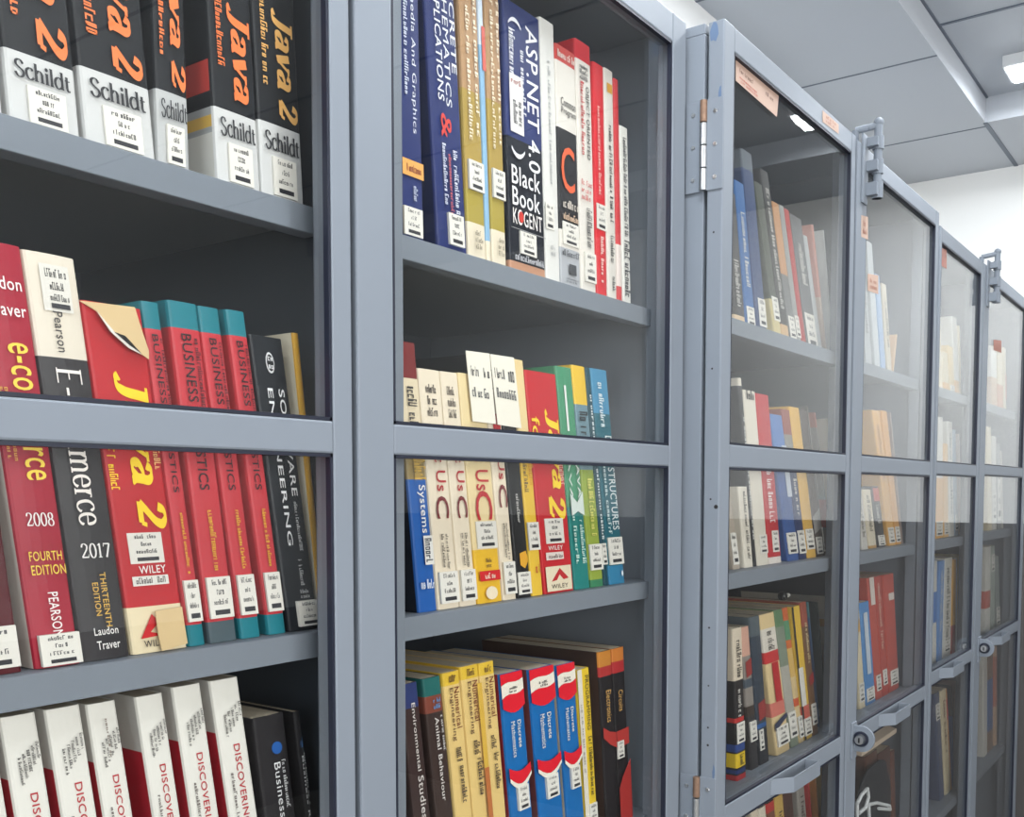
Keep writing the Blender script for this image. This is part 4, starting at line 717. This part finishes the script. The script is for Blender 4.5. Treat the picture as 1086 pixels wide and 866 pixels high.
far([(1045, 1050, 1046, 580, 'white and red book leftmost', W2, [('b', .5, .7, (196, 90, 70))]), (1051, 1055, 1050, 579, 'pale green grey book second', (160, 168, 158), [lb(.1, .3)]), (1057, 1063, 1055, 590, 'grey book with white label at right', (140, 148, 142), [lb(.7, .95)])], Bz3 + .01, 2.722, 3.118, 'on lower shelf, right door of farthest bookcase')
shelf_row([(None, 1047, 1043, 690, 'white book leftmost on bottom row, right door of farthest bookcase', W2, [tx()], {'slope': .0}), (None, 1053, 1048, 688, 'blue footed brown book on bottom row, right door of farthest bookcase', (130, 104, 84), [('b', .3, .8, (70, 100, 150))], {'slope': .0}), (None, 1060, 1055, 686, 'tan and red book on bottom row, right door of farthest bookcase', (206, 170, 140), [('b', .1, .6, (196, 120, 96))], {'slope': .0})], Bz4, YB_, 2.722, 3.118, depth=.16)

# ------------------------------------------------------------------ small things in and on the other bookcases
def sticker(quad, Y, th, label, seed, m=ORANGE, wr=True):
    return leaf('paper_label', pq(quad, Y), th, m, label, 'label', [((8, 1, seed), .08, .40, .55, .75, (120, 86, 74)), ((8, 2, seed + 3), .08, .5, .12, .36, (176, 84, 70)), ((4, 1, seed + 5), .7, .9, .6, .8, (110, 80, 70))] if wr else [((4, 2, seed), .2, .8, .2, .8, (150, 96, 80))])
yp = DB + .0055
sticker([(780.5, 85.5), (824, 124), (826, 100.5), (780.5, 63)], yp, .0004, 'long orange paper label at the top of the hinged glass door', 3)
sticker([(872.5, 129), (889.5, 142), (889.5, 132), (872.5, 117)], DB - .0002, .0002, 'small orange paper label on the top rail of the hinged glass door', 9, wr=False)
sticker([(913.5, 251), (920.5, 254), (920.5, 230), (913.5, 228)], DB - .0002, .0002, 'orange paper label stuck on the stile below the bolt', 14, wr=False)
sticker([(920.5, 308), (931.5, 312), (931.5, 292), (920.5, 290)], yp, .0004, 'orange paper label on the glass below the bolt, left edge of the pane', 19, wr=False)
sticker([(997.5, 281), (1004, 285), (1004, 265), (997.5, 262)], yp, .0004, 'reddish paper label at the top left of the left pane, farthest bookcase', 25, mat('red_card', (160, 112, 100), .7))
sticker([(1054, 371), (1062, 374), (1062, 361), (1054, 360)], yp, .0004, 'reddish paper label on the right pane of the farthest bookcase', 31, mat('red_card', (160, 112, 100), .7), wr=False)
# black round knob lying on the tops of the lower row, and the cream pad on the brown volumes
def book_at(txt): return [b for b in BOOKS if txt in b['label']][0]
def top_of(b): return b.location.z + max(v.co.z for v in b.children[0].data.vertices)
b = book_at('orange and green striped'); zk = top_of(b) + .0078
m = MB(); m.ball((0, 0, 0), .0078, BLACKP); m.cyl((.007, 0, 0), (.055, .012, -.0035), .0036, PAPER, 12); m.ball((.055, .012, -.0035), .0038, BLACKP)
Yk = next((y / 1000 for y in range(570, 700, 4) if (lambda X: True)(0) and CY - F * (Vector((xat(830, y / 1000, zk), y / 1000, zk - EYE)).dot(up)) / (Vector((xat(830, y / 1000, zk), y / 1000, zk - EYE)).dot(fw)) <= 632), .66)
tag(m.build('ball_knob', smooth=False, loc=(xat(830, Yk, zk), Yk, zk)), 'black round knob with a white rod lying on top of the books', 'knob')
vols = [book_at('brown bound volume under the cream pad behind'), book_at('dark brown bound volume'), book_at('reddish brown bound volume')]
zp = max(top_of(v) for v in vols); xa = min(v.location.x for v in vols) - .05; xb = 2.085
m = MB(); n = 14
cv = mat('cream_card', (222, 200, 176), .6, noise=.06)
sec = [(.001 + .16 * k / n, .0008 + .012 * math.sin(math.pi * min(1, (k + 1) / (n + 1)) ** .8)) for k in range(n + 1)]
vs_ = [(x, y, z + o) for o in (0, .009) for x in (0, xb - xa) for y, z in sec]
q = n + 1; fs = []
for k in range(n):
    fs += [(k, k + 1, q + k + 1, q + k), (2 * q + k, 3 * q + k, 3 * q + k + 1, 2 * q + k + 1), (k, 2 * q + k, 2 * q + k + 1, k + 1), (q + k, q + k + 1, 3 * q + k + 1, 3 * q + k)]
fs += [(0, q, 3 * q, 2 * q), (n, 2 * q + n, 3 * q + n, q + n)]
m.add(vs_, fs, cv); tag(m.build('pad', loc=(xa, YB_, zp + .0005)), 'bowed cream pad lying flat on the brown volumes behind the lock', 'pad')

# white strap hanging by the centre post
X, Z = onY(421.5, 356, .606)
m = MB(); m.tube([(0, 0, 0), (-.0006, 0, .012), (0, 0, .03), (.0004, .001, ZA1 - .0205 - Z)], .0034, mat('white_plastic', (232, 234, 234), .35), 12)
tag(m.build('strap', loc=(max(X, .6475), .606, Z)), 'short white plastic strap hanging under the top right shelf by the post', 'strap')

# black soft bag with white straps in front of the brown volumes
mb = MB(); bm = bmesh.new(); bmesh.ops.create_uvsphere(bm, u_segments=32, v_segments=20, radius=1)
sg = lambda v, p: math.copysign(abs(v) ** p, v)
hb = .106
for v in bm.verts:
    x, y, z = v.co; w = 1 - .12 * z
    v.co = (.105 * sg(x, .55) * w + .004 * math.sin(9 * z), .0072 * sg(y, .7) * (1 - .35 * max(z, 0)) + .0007 * math.sin(14 * x + 6 * z), hb * sg(z, .6))
mb.bm(bm, mat('black_fabric', (30, 32, 38), .7, noise=.2, scale=60))
xb0, zb0 = 1.90, Bz4 + hb + .001
bag = empty('bag', (xb0, .5475, zb0), 'black soft bag with white straps in front of the brown volumes', 'bag')
mb.build('body', bag, smooth=True)
for path in ([(909, 872), (909, 852), (914, 842), (920, 836), (921, 845), (918, 856), (911, 862)], [(922, 872), (921, 853), (930, 851), (943, 854), (944, 858), (932, 857)]):
    m = MB(); p = [Vector((*onY(x, y, .5378), 0)) for x, y in path]; p = [Vector((a.x, .5378, a.y)) - Vector((xb0, .5475, zb0)) for a in p]
    m.tube(p, .0032, mat('white_plastic', (232, 234, 234), .35), 10); m.build('strap', bag)
